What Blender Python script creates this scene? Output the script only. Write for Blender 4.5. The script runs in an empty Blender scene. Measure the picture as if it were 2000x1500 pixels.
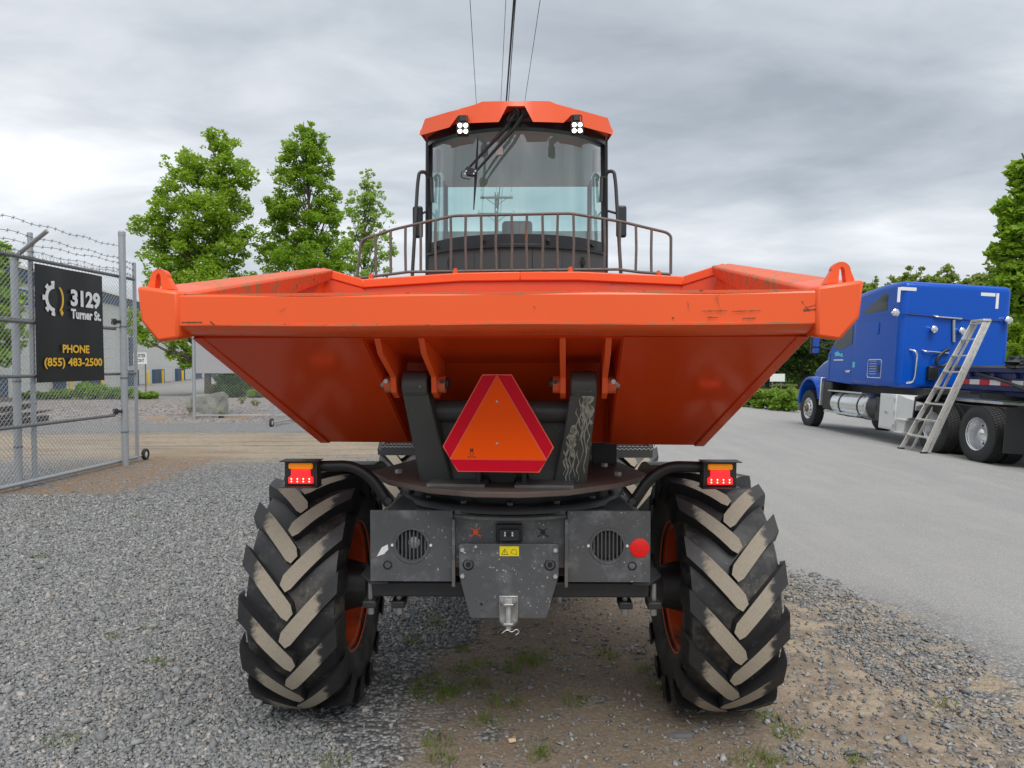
import bpy, math, random
import numpy as np
from mathutils import Vector, Matrix, noise as mnoise
random.seed(7); rng = np.random.default_rng(7)
SC = bpy.context.scene
COL = SC.collection
R = math.radians

# ------------------------------------------------------------ camera, sky, sun, exposure
F, CAMH, PITCH = 1389.0, 1.72, R(1.73)          # focal length in photo pixels, height, downward tilt
cam = bpy.data.cameras.new('Camera'); camo = bpy.data.objects.new('Camera', cam); COL.objects.link(camo)
cam.sensor_width = 36; cam.lens = 36 * F / 2000; cam.clip_end = 2000; cam.clip_start = .05
camo.location = (0, 0, CAMH); camo.rotation_euler = (R(90) - PITCH, 0, 0)
SC.camera = camo
SC.render.resolution_x = 1024; SC.render.resolution_y = 768
SC.view_settings.view_transform = 'Standard'; SC.view_settings.look = 'None'
SC.view_settings.exposure = 0.80; SC.view_settings.gamma = 1
SUN_EL, SUN_AZ = 58, 12
SKY = (-20, 6.3, .8)
W = bpy.data.worlds.new('World'); SC.world = W; W.use_nodes = True
nt = W.node_tree; nt.nodes.clear()
def N(t, **k):
    n = nt.nodes.new(t)
    for a, b in k.items(): setattr(n, a, b)
    return n
def LK(a, b): nt.links.new(a, b)
sky = N('ShaderNodeTexSky', sky_type='NISHITA'); sky.sun_disc = False
sky.sun_elevation = R(SUN_EL); sky.sun_rotation = R(180 + SUN_AZ)
tc = N('ShaderNodeTexCoord'); sx = N('ShaderNodeSeparateXYZ'); LK(tc.outputs['Generated'], sx.inputs[0])
zz = N('ShaderNodeMath', operation='ABSOLUTE'); LK(sx.outputs['Z'], zz.inputs[0])
za = N('ShaderNodeMath', operation='ADD'); LK(zz.outputs[0], za.inputs[0]); za.inputs[1].default_value = .16
dx = N('ShaderNodeMath', operation='DIVIDE'); LK(sx.outputs['X'], dx.inputs[0]); LK(za.outputs[0], dx.inputs[1])
dy = N('ShaderNodeMath', operation='DIVIDE'); LK(sx.outputs['Y'], dy.inputs[0]); LK(za.outputs[0], dy.inputs[1])
cv = N('ShaderNodeCombineXYZ'); LK(dx.outputs[0], cv.inputs[0]); LK(dy.outputs[0], cv.inputs[1])
mp = N('ShaderNodeMapping'); LK(cv.outputs[0], mp.inputs[0])
mp.inputs['Rotation'].default_value = (0, 0, R(SKY[0])); mp.inputs['Scale'].default_value = (.42, .62, 1); mp.inputs['Location'].default_value = (SKY[1], SKY[2], 0)
n1 = N('ShaderNodeTexNoise'); LK(mp.outputs[0], n1.inputs['Vector'])
n1.inputs['Scale'].default_value = 1.4; n1.inputs['Detail'].default_value = 9; n1.inputs['Roughness'].default_value = .5; n1.inputs['Distortion'].default_value = .35
n2 = N('ShaderNodeTexNoise'); LK(mp.outputs[0], n2.inputs['Vector'])
n2.inputs['Scale'].default_value = 4.6; n2.inputs['Detail'].default_value = 7; n2.inputs['Roughness'].default_value = .55; n2.inputs['Distortion'].default_value = .5
bl = N('ShaderNodeMath', operation='MULTIPLY_ADD'); LK(n2.outputs['Fac'], bl.inputs[0]); bl.inputs[1].default_value = .22
n1s = N('ShaderNodeMath', operation='MULTIPLY'); LK(n1.outputs['Fac'], n1s.inputs[0]); n1s.inputs[1].default_value = .78; LK(n1s.outputs[0], bl.inputs[2])
# clouds seen through more air towards the horizon lose contrast, as on any overcast day
hz = N('ShaderNodeMapRange'); LK(zz.outputs[0], hz.inputs[0]); hz.inputs[1].default_value = .0; hz.inputs[2].default_value = .22; hz.inputs[3].default_value = .25; hz.inputs[4].default_value = 1.0
ctr = N('ShaderNodeMix'); LK(hz.outputs[0], ctr.inputs[0]); ctr.inputs[2].default_value = .47; LK(bl.outputs[0], ctr.inputs[3])
cr = N('ShaderNodeValToRGB'); LK(ctr.outputs[0], cr.inputs[0])
e = cr.color_ramp.elements
e[0].position = .35; e[0].color = (.225, .252, .282, 1)
e[1].position = .64; e[1].color = (.62, .63, .65, 1)
m = e.new(.47); m.color = (.345, .372, .402, 1)
m = e.new(.55); m.color = (.46, .478, .502, 1)
b1 = N('ShaderNodeBackground'); LK(sky.outputs[0], b1.inputs[0]); b1.inputs[1].default_value = .10
b2 = N('ShaderNodeBackground'); LK(cr.outputs[0], b2.inputs[0]); b2.inputs[1].default_value = 1.0
mx = N('ShaderNodeMixShader'); mx.inputs[0].default_value = .93
LK(b1.outputs[0], mx.inputs[1]); LK(b2.outputs[0], mx.inputs[2])
wo = N('ShaderNodeOutputWorld'); LK(mx.outputs[0], wo.inputs[0])
sl = bpy.data.lights.new('sun', 'SUN'); sl.energy = 1.5; sl.angle = R(38); sl.color = (1, .975, .94)
so = bpy.data.objects.new('sun', sl); COL.objects.link(so); so.location = (0, 0, 40)
so.rotation_euler = (R(90 - SUN_EL), 0, R(SUN_AZ))

# ------------------------------------------------------------ pixel -> direction helpers (photo is 2000 x 1500)
def PX(u, Y, v=750):
    cz = (750 - v) / F
    return Y * ((u - 1000) / F) / (math.cos(PITCH) + cz * math.sin(PITCH))
def PZ(v, Y):
    cz = (750 - v) / F
    return CAMH + Y * (-math.sin(PITCH) + cz * math.cos(PITCH)) / (math.cos(PITCH) + cz * math.sin(PITCH))
def G(u, v, z=0.0):
    cz = (750 - v) / F
    Y = (z - CAMH) * (math.cos(PITCH) + cz * math.sin(PITCH)) / (-math.sin(PITCH) + cz * math.cos(PITCH))
    return PX(u, Y, v), Y
def sstep(a, b, x):
    t = np.clip((np.asarray(x, float) - a) / (b - a), 0, 1); return t * t * (3 - 2 * t)
def zground(X, Y):
    z = -.06 * (np.clip(X, 7.0, 14) - 7.0) * sstep(7, 8.5, X)
    z = z + .27 * sstep(20.5, 25.5, Y) * (1 - sstep(29, 33, Y)) * (1 - sstep(-6.5, -4, X))
    return z

# ------------------------------------------------------------ materials
MATS = {}
class NT:
    def __init__(s, name):
        s.m = bpy.data.materials.new(name); s.m.use_nodes = True; s.t = s.m.node_tree
        s.t.nodes.clear(); s.out = s.n('ShaderNodeOutputMaterial'); MATS[name] = s.m
    def n(s, t, **k):
        x = s.t.nodes.new(t)
        for a, b in k.items(): setattr(x, a, b)
        return x
    def l(s, a, b): s.t.links.new(a, b)
    def sett(s, node, i, v):
        if hasattr(v, 'is_output'): s.l(v, node.inputs[i])
        else:
            if isinstance(v, tuple) and len(v) == 3 and node.inputs[i].type == 'RGBA': v = (*v, 1)
            node.inputs[i].default_value = v
    def math(s, op, a, b=0.0, c=None, clamp=False):
        x = s.n('ShaderNodeMath', operation=op); x.use_clamp = clamp
        s.sett(x, 0, a); s.sett(x, 1, b)
        if c is not None: s.sett(x, 2, c)
        return x.outputs[0]
    def mix(s, f, a, b, blend='MIX'):
        x = s.n('ShaderNodeMix', data_type='RGBA', blend_type=blend)
        s.sett(x, 0, f); s.sett(x, 6, a); s.sett(x, 7, b); return x.outputs[2]
    def noise(s, vec, scale, detail=4, rough=.55, dist=0):
        x = s.n('ShaderNodeTexNoise'); s.l(vec, x.inputs['Vector'])
        x.inputs['Scale'].default_value = scale; x.inputs['Detail'].default_value = detail
        x.inputs['Roughness'].default_value = rough; x.inputs['Distortion'].default_value = dist
        return x.outputs['Fac']
    def ramp(s, f, lo, hi):
        x = s.n('ShaderNodeMapRange', interpolation_type='SMOOTHSTEP'); s.sett(x, 0, f); s.sett(x, 1, lo); s.sett(x, 2, hi)
        return x.outputs[0]
    def obj(s): return s.n('ShaderNodeTexCoord').outputs['Object']
    def pos(s): return s.n('ShaderNodeNewGeometry').outputs['Position']
    def bump(s, h, strength=.3, dist=.01):
        x = s.n('ShaderNodeBump'); s.l(h, x.inputs['Height']); x.inputs['Strength'].default_value = strength
        x.inputs['Distance'].default_value = dist; return x.outputs[0]
    def bsdf(s, **k):
        x = s.n('ShaderNodeBsdfPrincipled')
        for a, v in k.items(): s.sett(x, a.replace('_', ' '), v)
        s.l(x.outputs[0], s.out.inputs[0]); return x

def simple(name, col, rough=.5, metal=0., var=.12, scale=9, bump=0., bscale=60, spec=.5, dirt=None, dlo=.55, dhi=.75, dscale=5, speck=None, speck_lo=.66, sscale=70):
    """paint / metal / plastic with tone variation, optional dirt patches, fine specks and relief"""
    s = NT(name); v = s.obj()
    nz = s.noise(v, scale, 5)
    a = tuple(c * (1 - var) for c in col); b = tuple(min(1, c * (1 + var)) for c in col)
    c = s.mix(nz, a, b); rg = s.math('MULTIPLY_ADD', nz, .16, rough - .08)
    if dirt:
        d = s.ramp(s.noise(v, dscale, 8, .68), dlo, dhi); c = s.mix(d, c, dirt); rg = s.math('MAXIMUM', rg, s.math('MULTIPLY', d, .85))
    if speck:
        k = s.math('MULTIPLY', s.ramp(s.noise(v, sscale, 3, .6), speck_lo, speck_lo + .05), s.ramp(s.noise(v, 4, 3), .42, .6)); c = s.mix(k, c, speck)
    p = s.bsdf(Base_Color=c, Roughness=rg, Metallic=metal, Specular_IOR_Level=spec)
    if bump: s.l(s.bump(s.noise(v, bscale, 4), bump, .004), p.inputs['Normal'])
    return s.m
def emit(name, col, st):
    s = NT(name); p = s.bsdf(Base_Color=col, Roughness=.3, Emission_Color=col, Emission_Strength=st); return s.m
def glass(name, tint, rough=.02, refl=1.0):
    s = NT(name); t = s.n('ShaderNodeBsdfTransparent'); s.sett(t, 0, tint)
    g = s.n('ShaderNodeBsdfGlossy'); g.inputs['Roughness'].default_value = rough
    ge = s.n('ShaderNodeNewGeometry'); vd = s.n('ShaderNodeVectorMath', operation='DOT_PRODUCT'); s.l(ge.outputs['Normal'], vd.inputs[0]); s.l(ge.outputs['Incoming'], vd.inputs[1])
    f = s.math('MULTIPLY_ADD', s.math('POWER', s.math('SUBTRACT', 1.0, s.math('ABSOLUTE', vd.outputs['Value'])), 5.0), .9, .05)
    mx = s.n('ShaderNodeMixShader'); s.l(s.math('MULTIPLY', f, refl, clamp=True), mx.inputs[0]); s.l(t.outputs[0], mx.inputs[1]); s.l(g.outputs[0], mx.inputs[2])
    s.l(mx.outputs[0], s.out.inputs[0]); return s.m
def leafmat(name, a, b, trans=.35):
    s = NT(name); at = s.n('ShaderNodeAttribute', attribute_name='tone')
    c = s.mix(at.outputs['Fac'], a, b)
    d = s.n('ShaderNodeBsdfPrincipled'); s.l(c, d.inputs['Base Color']); d.inputs['Roughness'].default_value = .55; d.inputs['Specular IOR Level'].default_value = .25
    t = s.n('ShaderNodeBsdfTranslucent'); c2 = s.mix(.6, c, (.46, .64, .06)); s.l(c2, t.inputs[0])
    mx = s.n('ShaderNodeMixShader'); mx.inputs[0].default_value = trans; s.l(d.outputs[0], mx.inputs[1]); s.l(t.outputs[0], mx.inputs[2]); s.l(mx.outputs[0], s.out.inputs[0])
    return s.m

ORANGE = (.88, .112, .021)
simple('orange', ORANGE, .33, var=.05, scale=2.5, bump=.06, bscale=6, dirt=(.20, .075, .03), dlo=.70, dhi=.76, dscale=9)
simple('orange_worn', (.80, .105, .03), .5, var=.10, scale=7, bump=.15, bscale=40, dirt=(.34, .19, .085), dlo=.44, dhi=.66, dscale=24, speck=(.07, .05, .035), speck_lo=.62, sscale=55)
simple('orange_hull', (.66, .062, .010), .17, var=.07, scale=1.7, bump=.10, bscale=3.2, dirt=(.42, .07, .03), dlo=.62, dhi=.8, dscale=3)
simple('orange_roof', (.86, .115, .032), .38, var=.03, scale=3)
simple('orange_rim', (.80, .10, .02), .42, var=.12, scale=6, dirt=(.16, .07, .04), dlo=.5, dhi=.75, dscale=5)
simple('frame_grey', (.074, .077, .075), .45, var=.15, scale=5, bump=.05, speck=(.5, .49, .45), speck_lo=.67, sscale=60)
simple('plate_grey', (.088, .091, .096), .42, var=.14, scale=4, dirt=(.22, .225, .235), dlo=.48, dhi=.80, dscale=9, speck=(.6, .6, .58), speck_lo=.655, sscale=75)
simple('black_metal', (.028, .028, .030), .45, var=.2, scale=8, dirt=(.07, .065, .06), dlo=.55, dhi=.8)
simple('black_plastic', (.014, .014, .016), .38, var=.15)
simple('cab_grey', (.062, .060, .060), .5, var=.06, scale=3)
simple('liner', (.66, .665, .67), .8, var=.05)
simple('rusty_plate', (.110, .080, .069), .62, var=.25, scale=7, bump=.15, dirt=(.06, .045, .04), dlo=.5, dhi=.75)
simple('ring_grey', (.10, .10, .098), .45, var=.3, scale=9, dirt=(.24, .22, .18), dlo=.5, dhi=.8, dscale=6)
simple('worn_bar', (.125, .112, .102), .55, var=.3, scale=22, dirt=(.22, .11, .055), dlo=.54, dhi=.7, dscale=14)
simple('steel', (.42, .42, .41), .38, metal=.8, var=.2, scale=30)
simple('zinc', (.55, .56, .55), .45, metal=.55, var=.15, scale=25)
simple('galv', (.40, .42, .44), .45, metal=.45, var=.14, scale=18)
simple('galv_dark', (.17, .175, .18), .6, metal=.3, var=.2, scale=18)
simple('chrome', (.80, .80, .80), .12, metal=1, var=.04)
simple('alu', (.62, .60, .56), .42, metal=.55, var=.16, scale=16, dirt=(.28, .25, .21), dlo=.5, dhi=.8, dscale=12)
simple('polished_alu', (.74, .75, .76), .25, metal=.85, var=.08)
simple('white_paint', (.68, .68, .66), .45, var=.06, scale=4, dirt=(.35, .33, .3), dlo=.6, dhi=.85)
simple('blue_paint', (.003, .082, .47), .22, var=.05, scale=1.5, spec=.32)
simple('navy_paint', (.012, .022, .11), .4, var=.2, scale=5, dirt=(.05, .05, .06), dlo=.5, dhi=.8)
simple('sign_black', (.012, .011, .013), .38, var=.1)
simple('sign_white', (.80, .80, .80), .5, var=.03)
simple('sign_yellow', (.86, .50, .03), .5, var=.03)
simple('sticker_yellow', (.90, .72, .01), .4, var=.03)
simple('smv_orange', (1.0, .095, .002), .5, var=.02, spec=.12)
simple('smv_red', (.66, .003, .022), .45, var=.06, scale=30, spec=.15)
simple('smv_edge', (.95, .13, .07), .4, var=.03)
simple('reflector_red', (.85, .012, .012), .25, var=.03)
simple('sign_grey', (.36, .36, .37), .6, var=.04)
simple('sign_blue', (.012, .028, .30), .45, var=.04)
simple('sign_red', (.55, .03, .05), .45, var=.04)
simple('teal', (.10, .55, .75), .4, var=.05)
simple('tape_red', (.62, .02, .025), .4, var=.08)
simple('wall_white', (.66, .66, .62), .8, var=.05, scale=.8, dirt=(.5, .49, .45), dlo=.55, dhi=.85, dscale=1.2)
simple('wall_blue', (.07, .11, .17), .7, var=.08)
simple('roof_tan', (.42, .38, .31), .8, var=.1)
simple('bollard_yellow', (.78, .50, .03), .5, var=.08)
simple('timber_dark', (.055, .047, .043), .8, var=.35, scale=6, bump=.3)
simple('pole_wood', (.16, .15, .125), .85, var=.25, scale=6, bump=.3)
simple('mesh_galv', (.48, .50, .52), .5, metal=.2, var=.12)
simple('slurry', (.36, .35, .30), .9, var=.2, scale=40)
simple('paint_chip', (.12, .07, .03), .8, var=.4, scale=60)
simple('wire', (.035, .035, .037), .6)
simple('bark', (.085, .070, .055), .9, var=.35, scale=14, bump=.5, bscale=30)
simple('slate', (.13, .135, .14), .8, var=.3, scale=30)
simple('rock', (.30, .30, .25), .85, var=.3, scale=5, bump=.6, bscale=14, dirt=(.13, .125, .09), dlo=.5, dhi=.7, dscale=4)
simple('tarp', (.028, .029, .032), .42, var=.3, scale=7, bump=.4, bscale=18)
simple('tarp_tan', (.24, .19, .11), .7, var=.2)
simple('wood_chip', (.72, .52, .30), .7, var=.15, scale=30)
simple('hub_rust', (.22, .10, .06), .7, var=.3, scale=30)
emit('led_white', (1, .98, .88), 3.5)
emit('led_red', (1, .015, .02), .85)
emit('led_dot', (1, .42, .22), 3.0)
emit('led_amber', (.95, .28, .01), .18)
glass('cab_glass', (.90, .985, .97), .01, 4.2)
glass('side_glass', (.84, .975, .955), .01)
simple('dark_glass', (.012, .016, .02), .06, spec=.6)
simple('clear_lens', (.55, .56, .58), .12, metal=.3, var=.25, scale=60)
leafmat('leaf_a', (.16, .30, .02), (.38, .53, .06), .52)
leafmat('leaf_b', (.13, .27, .018), (.31, .47, .048), .52)
leafmat('leaf_c', (.26, .40, .08), (.42, .57, .14), .5)
leafmat('leaf_maple', (.13, .27, .02), (.36, .52, .05), .52)
leafmat('leaf_forest', (.16, .215, .06), (.34, .39, .13), .5)
leafmat('leaf_dark', (.022, .055, .016), (.06, .12, .03), .2)
leafmat('grass', (.09, .16, .025), (.22, .26, .06), .3)
leafmat('hedge', (.12, .24, .03), (.28, .42, .07), .42)
leafmat('dry_grass', (.17, .16, .06), (.34, .29, .13), .3)

# tyre rubber: black, with dried grey soil caked on the inner wall; lug tops carry tan dust
s = NT('rubber'); v = s.obj()
d = s.ramp(s.noise(v, 6, 8, .7), .46, .74)
c = s.mix(d, (.018, .018, .020), (.15, .135, .115))
k = s.math('MULTIPLY', s.ramp(s.noise(v, 85, 3, .6), .66, .72), s.ramp(s.noise(v, 5, 3), .5, .62)); c = s.mix(k, c, (.42, .37, .28))
p = s.bsdf(Base_Color=c, Roughness=s.math('MULTIPLY_ADD', d, .3, .42)); s.l(s.bump(s.noise(v, 40, 4), .12, .004), p.inputs['Normal'])
s = NT('lug_rubber'); v = s.obj(); sp = s.n('ShaderNodeSeparateXYZ'); s.l(v, sp.inputs[0])
at = s.n('ShaderNodeAttribute', attribute_name='tone')
nn = s.noise(v, 30, 5, .65)
msk = s.math('MULTIPLY', at.outputs['Fac'], s.ramp(s.math('ADD', s.math('ABSOLUTE', sp.outputs['X']), s.math('MULTIPLY', nn, .10)), .205, .168))
cc = s.mix(s.noise(v, 90, 4, .7), (.25, .215, .165), (.44, .385, .30))
c = s.mix(msk, s.mix(nn, (.013, .013, .015), (.035, .034, .035)), cc)
p = s.bsdf(Base_Color=c, Roughness=s.math('MULTIPLY_ADD', msk, .45, .45)); s.l(s.bump(nn, .2, .003), p.inputs['Normal'])
simple('truck_rubber', (.026, .026, .027), .75, var=.3, scale=12, bump=.3, bscale=50)

# the front frame post with dried slurry runs (streaks stretched down the post)
s = NT('frame_slurry'); v = s.obj(); mpn = s.n('ShaderNodeMapping'); s.l(v, mpn.inputs[0]); mpn.inputs['Scale'].default_value = (1, 1, .09)
st = s.ramp(s.noise(mpn.outputs[0], 46, 3, .55, .25), .53, .59)
bl = s.ramp(s.noise(v, 3.5, 4, .6), .40, .52)
k = s.math('MULTIPLY', st, bl); k2 = s.math('MULTIPLY', s.ramp(s.noise(v, 70, 3), .64, .69), .8)
c = s.mix(s.math('MAXIMUM', k, k2), (.070, .073, .071), (.40, .39, .33)); s.bsdf(Base_Color=c, Roughness=.5)
# ------------------------------------------------------------ mesh builder and object helpers
class B:
    def __init__(s): s.v = []; s.f = []; s.mi = []; s.cur = 0
    def add(s, vs, fs):
        o = len(s.v); s.v += [tuple(map(float, p)) for p in vs]; s.f += [tuple(i + o for i in f) for f in fs]; s.mi += [s.cur] * len(fs); return s
    def box(s, c, d, M=None):
        x, y, z = (q / 2 for q in d)
        vs = [Vector((a * x, b * y, e * z)) for a in (-1, 1) for b in (-1, 1) for e in (-1, 1)]
        if M is not None: vs = [M @ p for p in vs]
        vs = [p + Vector(c) for p in vs]
        return s.add(vs, [(0, 1, 3, 2), (4, 6, 7, 5), (0, 4, 5, 1), (2, 3, 7, 6), (0, 2, 6, 4), (1, 5, 7, 3)])
    def bb(s, x0, x1, y0, y1, z0, z1): return s.box(((x0 + x1) / 2, (y0 + y1) / 2, (z0 + z1) / 2), (abs(x1 - x0), abs(y1 - y0), abs(z1 - z0)))
    def loft(s, rings, cap=True, closed=True):
        n = len(rings[0]); o = len(s.v); fs = []
        for r in rings: s.v += [tuple(map(float, p)) for p in r]
        for i in range(len(rings) - 1):
            for j in range(n if closed else n - 1):
                k = (j + 1) % n; fs.append((o + i * n + j, o + i * n + k, o + (i + 1) * n + k, o + (i + 1) * n + j))
        if cap and closed: fs.append(tuple(o + j for j in reversed(range(n)))); fs.append(tuple(o + (len(rings) - 1) * n + j for j in range(n)))
        s.f += fs; s.mi += [s.cur] * len(fs); return s
    def prism(s, poly, fn0, fn1): return s.loft([[fn0(*p) for p in poly], [fn1(*p) for p in poly]])
    def prismY(s, poly, y0, y1): return s.prism(poly, lambda a, b: (a, y0, b), lambda a, b: (a, y1, b))      # polygon in x,z
    def prismX(s, poly, x0, x1): return s.prism(poly, lambda a, b: (x0, a, b), lambda a, b: (x1, a, b))      # polygon in y,z
    def prismZ(s, poly, z0, z1): return s.prism(poly, lambda a, b: (a, b, z0), lambda a, b: (a, b, z1))
    def tube(s, pts, r, n=8, cap=True):
        pts = [Vector(p) for p in pts]; rs = r if isinstance(r, (list, tuple)) else [r] * len(pts); rings = []; up = None
        for i, p in enumerate(pts):
            d = (pts[min(i + 1, len(pts) - 1)] - pts[max(i - 1, 0)]).normalized()
            if up is None: up = Vector((0, 0, 1)) if abs(d.z) < .9 else Vector((1, 0, 0))
            a = d.cross(up).normalized(); up = a.cross(d).normalized()
            rings.append([p + rs[i] * (math.cos(2 * math.pi * k / n) * a + math.sin(2 * math.pi * k / n) * up) for k in range(n)])
        return s.loft(rings, cap)
    def cyl(s, a, b, r, n=16): return s.tube([a, b], r, n)
    def lathe(s, prof, c=(0, 0, 0), axis='X', n=32):
        rings = []
        for k in range(n):
            t = 2 * math.pi * k / n; cs, sn = math.cos(t), math.sin(t)
            if axis == 'X': rings.append([(c[0] + a, c[1] + r * cs, c[2] + r * sn) for a, r in prof])
            elif axis == 'Y': rings.append([(c[0] + r * cs, c[1] + a, c[2] + r * sn) for a, r in prof])
            else: rings.append([(c[0] + r * cs, c[1] + r * sn, c[2] + a) for a, r in prof])
        rings.append(rings[0]); return s.loft(rings, False, False)
    def arr(s, V, Fq):
        o = len(s.v); s.v += V.tolist(); s.f += (Fq + o).tolist(); s.mi += [s.cur] * len(Fq); return s
def rnd(path, r=.05, k=4):
    """round the corners of a polyline"""
    P = [Vector(p) for p in path]; out = [P[0]]
    for i in range(1, len(P) - 1):
        a, b, c = P[i - 1], P[i], P[i + 1]; d1 = (a - b); d2 = (c - b); q = min(r, d1.length / 2.1, d2.length / 2.1)
        s0 = b + d1.normalized() * q; s1 = b + d2.normalized() * q
        for j in range(k + 1):
            t = j / k; out.append((1 - t) ** 2 * s0 + 2 * t * (1 - t) * b + t * t * s1)
    return out + [P[-1]]
FR = {}
def tag(o, label=None, cat=None, group=None, kind=None):
    if label: o['label'] = label
    if cat: o['category'] = cat
    if group: o['group'] = group
    if kind: o['kind'] = kind
    return o
def thing(name, label, cat, org, rot=(0, 0, 0), group=None):
    o = bpy.data.objects.new(name, None); COL.objects.link(o); o.location = org; o.rotation_euler = rot; o.empty_display_size = .2
    FR[o] = Vector(org); return tag(o, label, cat, group)
def mesh_of(name, b, mats, smooth=35, sub=None):
    me = bpy.data.meshes.new(name); vs = b.v
    if sub is not None: vs = [(x - sub[0], y - sub[1], z - sub[2]) for x, y, z in vs]
    me.from_pydata(vs, [], b.f)
    for m_ in (mats if isinstance(mats, (list, tuple)) else [mats]): me.materials.append(MATS[m_])
    if any(b.mi): me.polygons.foreach_set('material_index', b.mi)
    me.update()
    if smooth:
        me.polygons.foreach_set('use_smooth', [True] * len(me.polygons)); me.set_sharp_from_angle(angle=R(smooth))
    return me
def put(b, name, mats, parent=None, piv=None, rot=(0, 0, 0), bevel=0, smooth=35, label=None, cat=None, group=None, kind=None, seg=2):
    base = FR[parent] if parent else Vector((0, 0, 0))
    pv = Vector(piv) if piv is not None else (base if parent else Vector((0, 0, 0)))
    o = bpy.data.objects.new(name, mesh_of(name, b, mats, smooth, pv)); COL.objects.link(o)
    if parent: o.parent = parent
    o.location = pv - base; o.rotation_euler = rot; FR[o] = pv
    if bevel:
        m_ = o.modifiers.new('bevel', 'BEVEL'); m_.width = bevel; m_.segments = seg; m_.limit_method = 'ANGLE'; m_.angle_limit = R(30); m_.harden_normals = False
    return tag(o, label, cat, group, kind)
def clone(o, parent, loc=None, rot=None):
    c = o.copy(); COL.objects.link(c); c.parent = parent
    if loc is not None: c.location = loc
    if rot is not None: c.rotation_euler = rot
    return c
def text_B(txt, size, fn, bold=.0, space=1.0, align='CENTER', xs=1.0):
    """flat lettering as mesh: fn maps glyph (x, y) to the surface"""
    cu = bpy.data.curves.new('t', 'FONT'); cu.body = txt; cu.size = size; cu.align_x = align; cu.offset = bold; cu.space_character = space; cu.resolution_u = 3
    ob = bpy.data.objects.new('t', cu); COL.objects.link(ob)
    dg = bpy.context.evaluated_depsgraph_get(); me = bpy.data.meshes.new_from_object(ob.evaluated_get(dg))
    b = B(); b.add([fn(q.co.x * xs, q.co.y) for q in me.vertices], [tuple(p.vertices) for p in me.polygons])
    bpy.data.objects.remove(ob); bpy.data.curves.remove(cu); bpy.data.meshes.remove(me); return b

# ------------------------------------------------------------ ground sheet
def axis_lines(segs):
    out = []
    for a, b, st in segs: out += list(np.arange(a, b - 1e-6, st))
    return np.array(out + [segs[-1][1]])
gx = axis_lines([(-600, -60, 60), (-60, -20, 4), (-20, 20, .5), (20, 60, 4), (60, 600, 60)])
gy = axis_lines([(-300, -20, 40), (-20, 0, 4), (0, 36, .5), (36, 100, 4), (100, 900, 80)])
XX, YY = np.meshgrid(gx, gy); ZZ = zground(XX, YY)
nx, ny = len(gx), len(gy); idx = np.arange(nx * ny).reshape(ny, nx)
b = B(); b.arr(np.stack([XX.ravel(), YY.ravel(), ZZ.ravel()], 1), np.stack([idx[:-1, :-1].ravel(), idx[:-1, 1:].ravel(), idx[1:, 1:].ravel(), idx[1:, :-1].ravel()], 1))
s = NT('ground'); v = s.pos(); sp = s.n('ShaderNodeSeparateXYZ'); s.l(v, sp.inputs[0]); X, Y = sp.outputs[0], sp.outputs[1]
w1 = s.math('SUBTRACT', s.noise(v, .55, 5, .6), .5); w2 = s.math('SUBTRACT', s.noise(v, 1.7, 6, .65), .5); w3 = s.noise(v, 6, 5, .6)
xa = s.math('ADD', X, s.math('ADD', s.math('MULTIPLY', w1, 1.4), s.math('MULTIPLY', w2, 1.3)))
ya = s.math('ADD', Y, s.math('ADD', s.math('MULTIPLY', w1, 2.5), s.math('MULTIPLY', w2, 1.0)))
# crushed stone: cells with their own tone
def stones(scale):
    vo = s.n('ShaderNodeTexVoronoi'); s.l(v, vo.inputs['Vector']); vo.inputs['Scale'].default_value = scale
    sc_ = s.n('ShaderNodeSeparateXYZ'); s.l(vo.outputs['Color'], sc_.inputs[0]); return sc_.outputs[0], vo.outputs['Distance'], sc_.outputs[1]
t1, d1, h1 = stones(48); t2, d2, h2 = stones(90)
gcol = s.mix(s.math('POWER', t1, 1.6), (.095, .10, .106), (.46, .46, .455))
gcol = s.mix(s.math('MULTIPLY', s.ramp(h1, .8, .95), .5), gcol, (.33, .27, .21))
gcol = s.mix(s.math('MULTIPLY', s.ramp(d1, .45, .8), .7), gcol, (.05, .05, .05))
str_ = s.n('ShaderNodeMapping'); s.l(v, str_.inputs[0]); str_.inputs['Scale'].default_value = (1, .12, 1)
acol = s.mix(s.ramp(s.noise(v, 75, 4, .8), .28, .72), (.13, .13, .128), (.43, .425, .415)); acol = s.mix(s.ramp(s.noise(str_.outputs[0], 2.6, 5, .6), .35, .75), acol, s.mix(.55, acol, (.36, .352, .335))); acol = s.mix(s.ramp(s.noise(v, .35, 4), .35, .7), acol, s.mix(.5, acol, (.32, .315, .30)))
acol = s.mix(s.math('MULTIPLY', s.ramp(t2, .86, .97), .35), acol, (.5, .49, .47))
acol = s.mix(s.math('MULTIPLY', s.ramp(s.noise(v, 11, 6, .8), .57, .70), .45), acol, (.15, .15, .148)); acol = s.mix(s.math('MULTIPLY', s.ramp(s.noise(v, 1.3, 5, .65), .45, .7), .35), acol, (.36, .345, .32))
dcol = s.mix(s.noise(v, 25, 6, .7), (.15, .115, .082), (.30, .235, .17)); dcol = s.mix(s.math('MULTIPLY', s.ramp(t2, .72, .9), .4), dcol, (.34, .31, .27))
tcol = s.mix(s.noise(v, 12, 6, .7), (.30, .235, .165), (.47, .39, .29)); tcol = s.mix(s.math('MULTIPLY', s.ramp(t2, .8, .95), .4), tcol, (.2, .19, .18)); rut = s.n('ShaderNodeMapping'); s.l(v, rut.inputs[0]); rut.inputs['Scale'].default_value = (.22, 1.6, 1); tcol = s.mix(s.ramp(s.noise(rut.outputs[0], 2.2, 6, .65), .45, .68), tcol, (.23, .185, .14))
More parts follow.
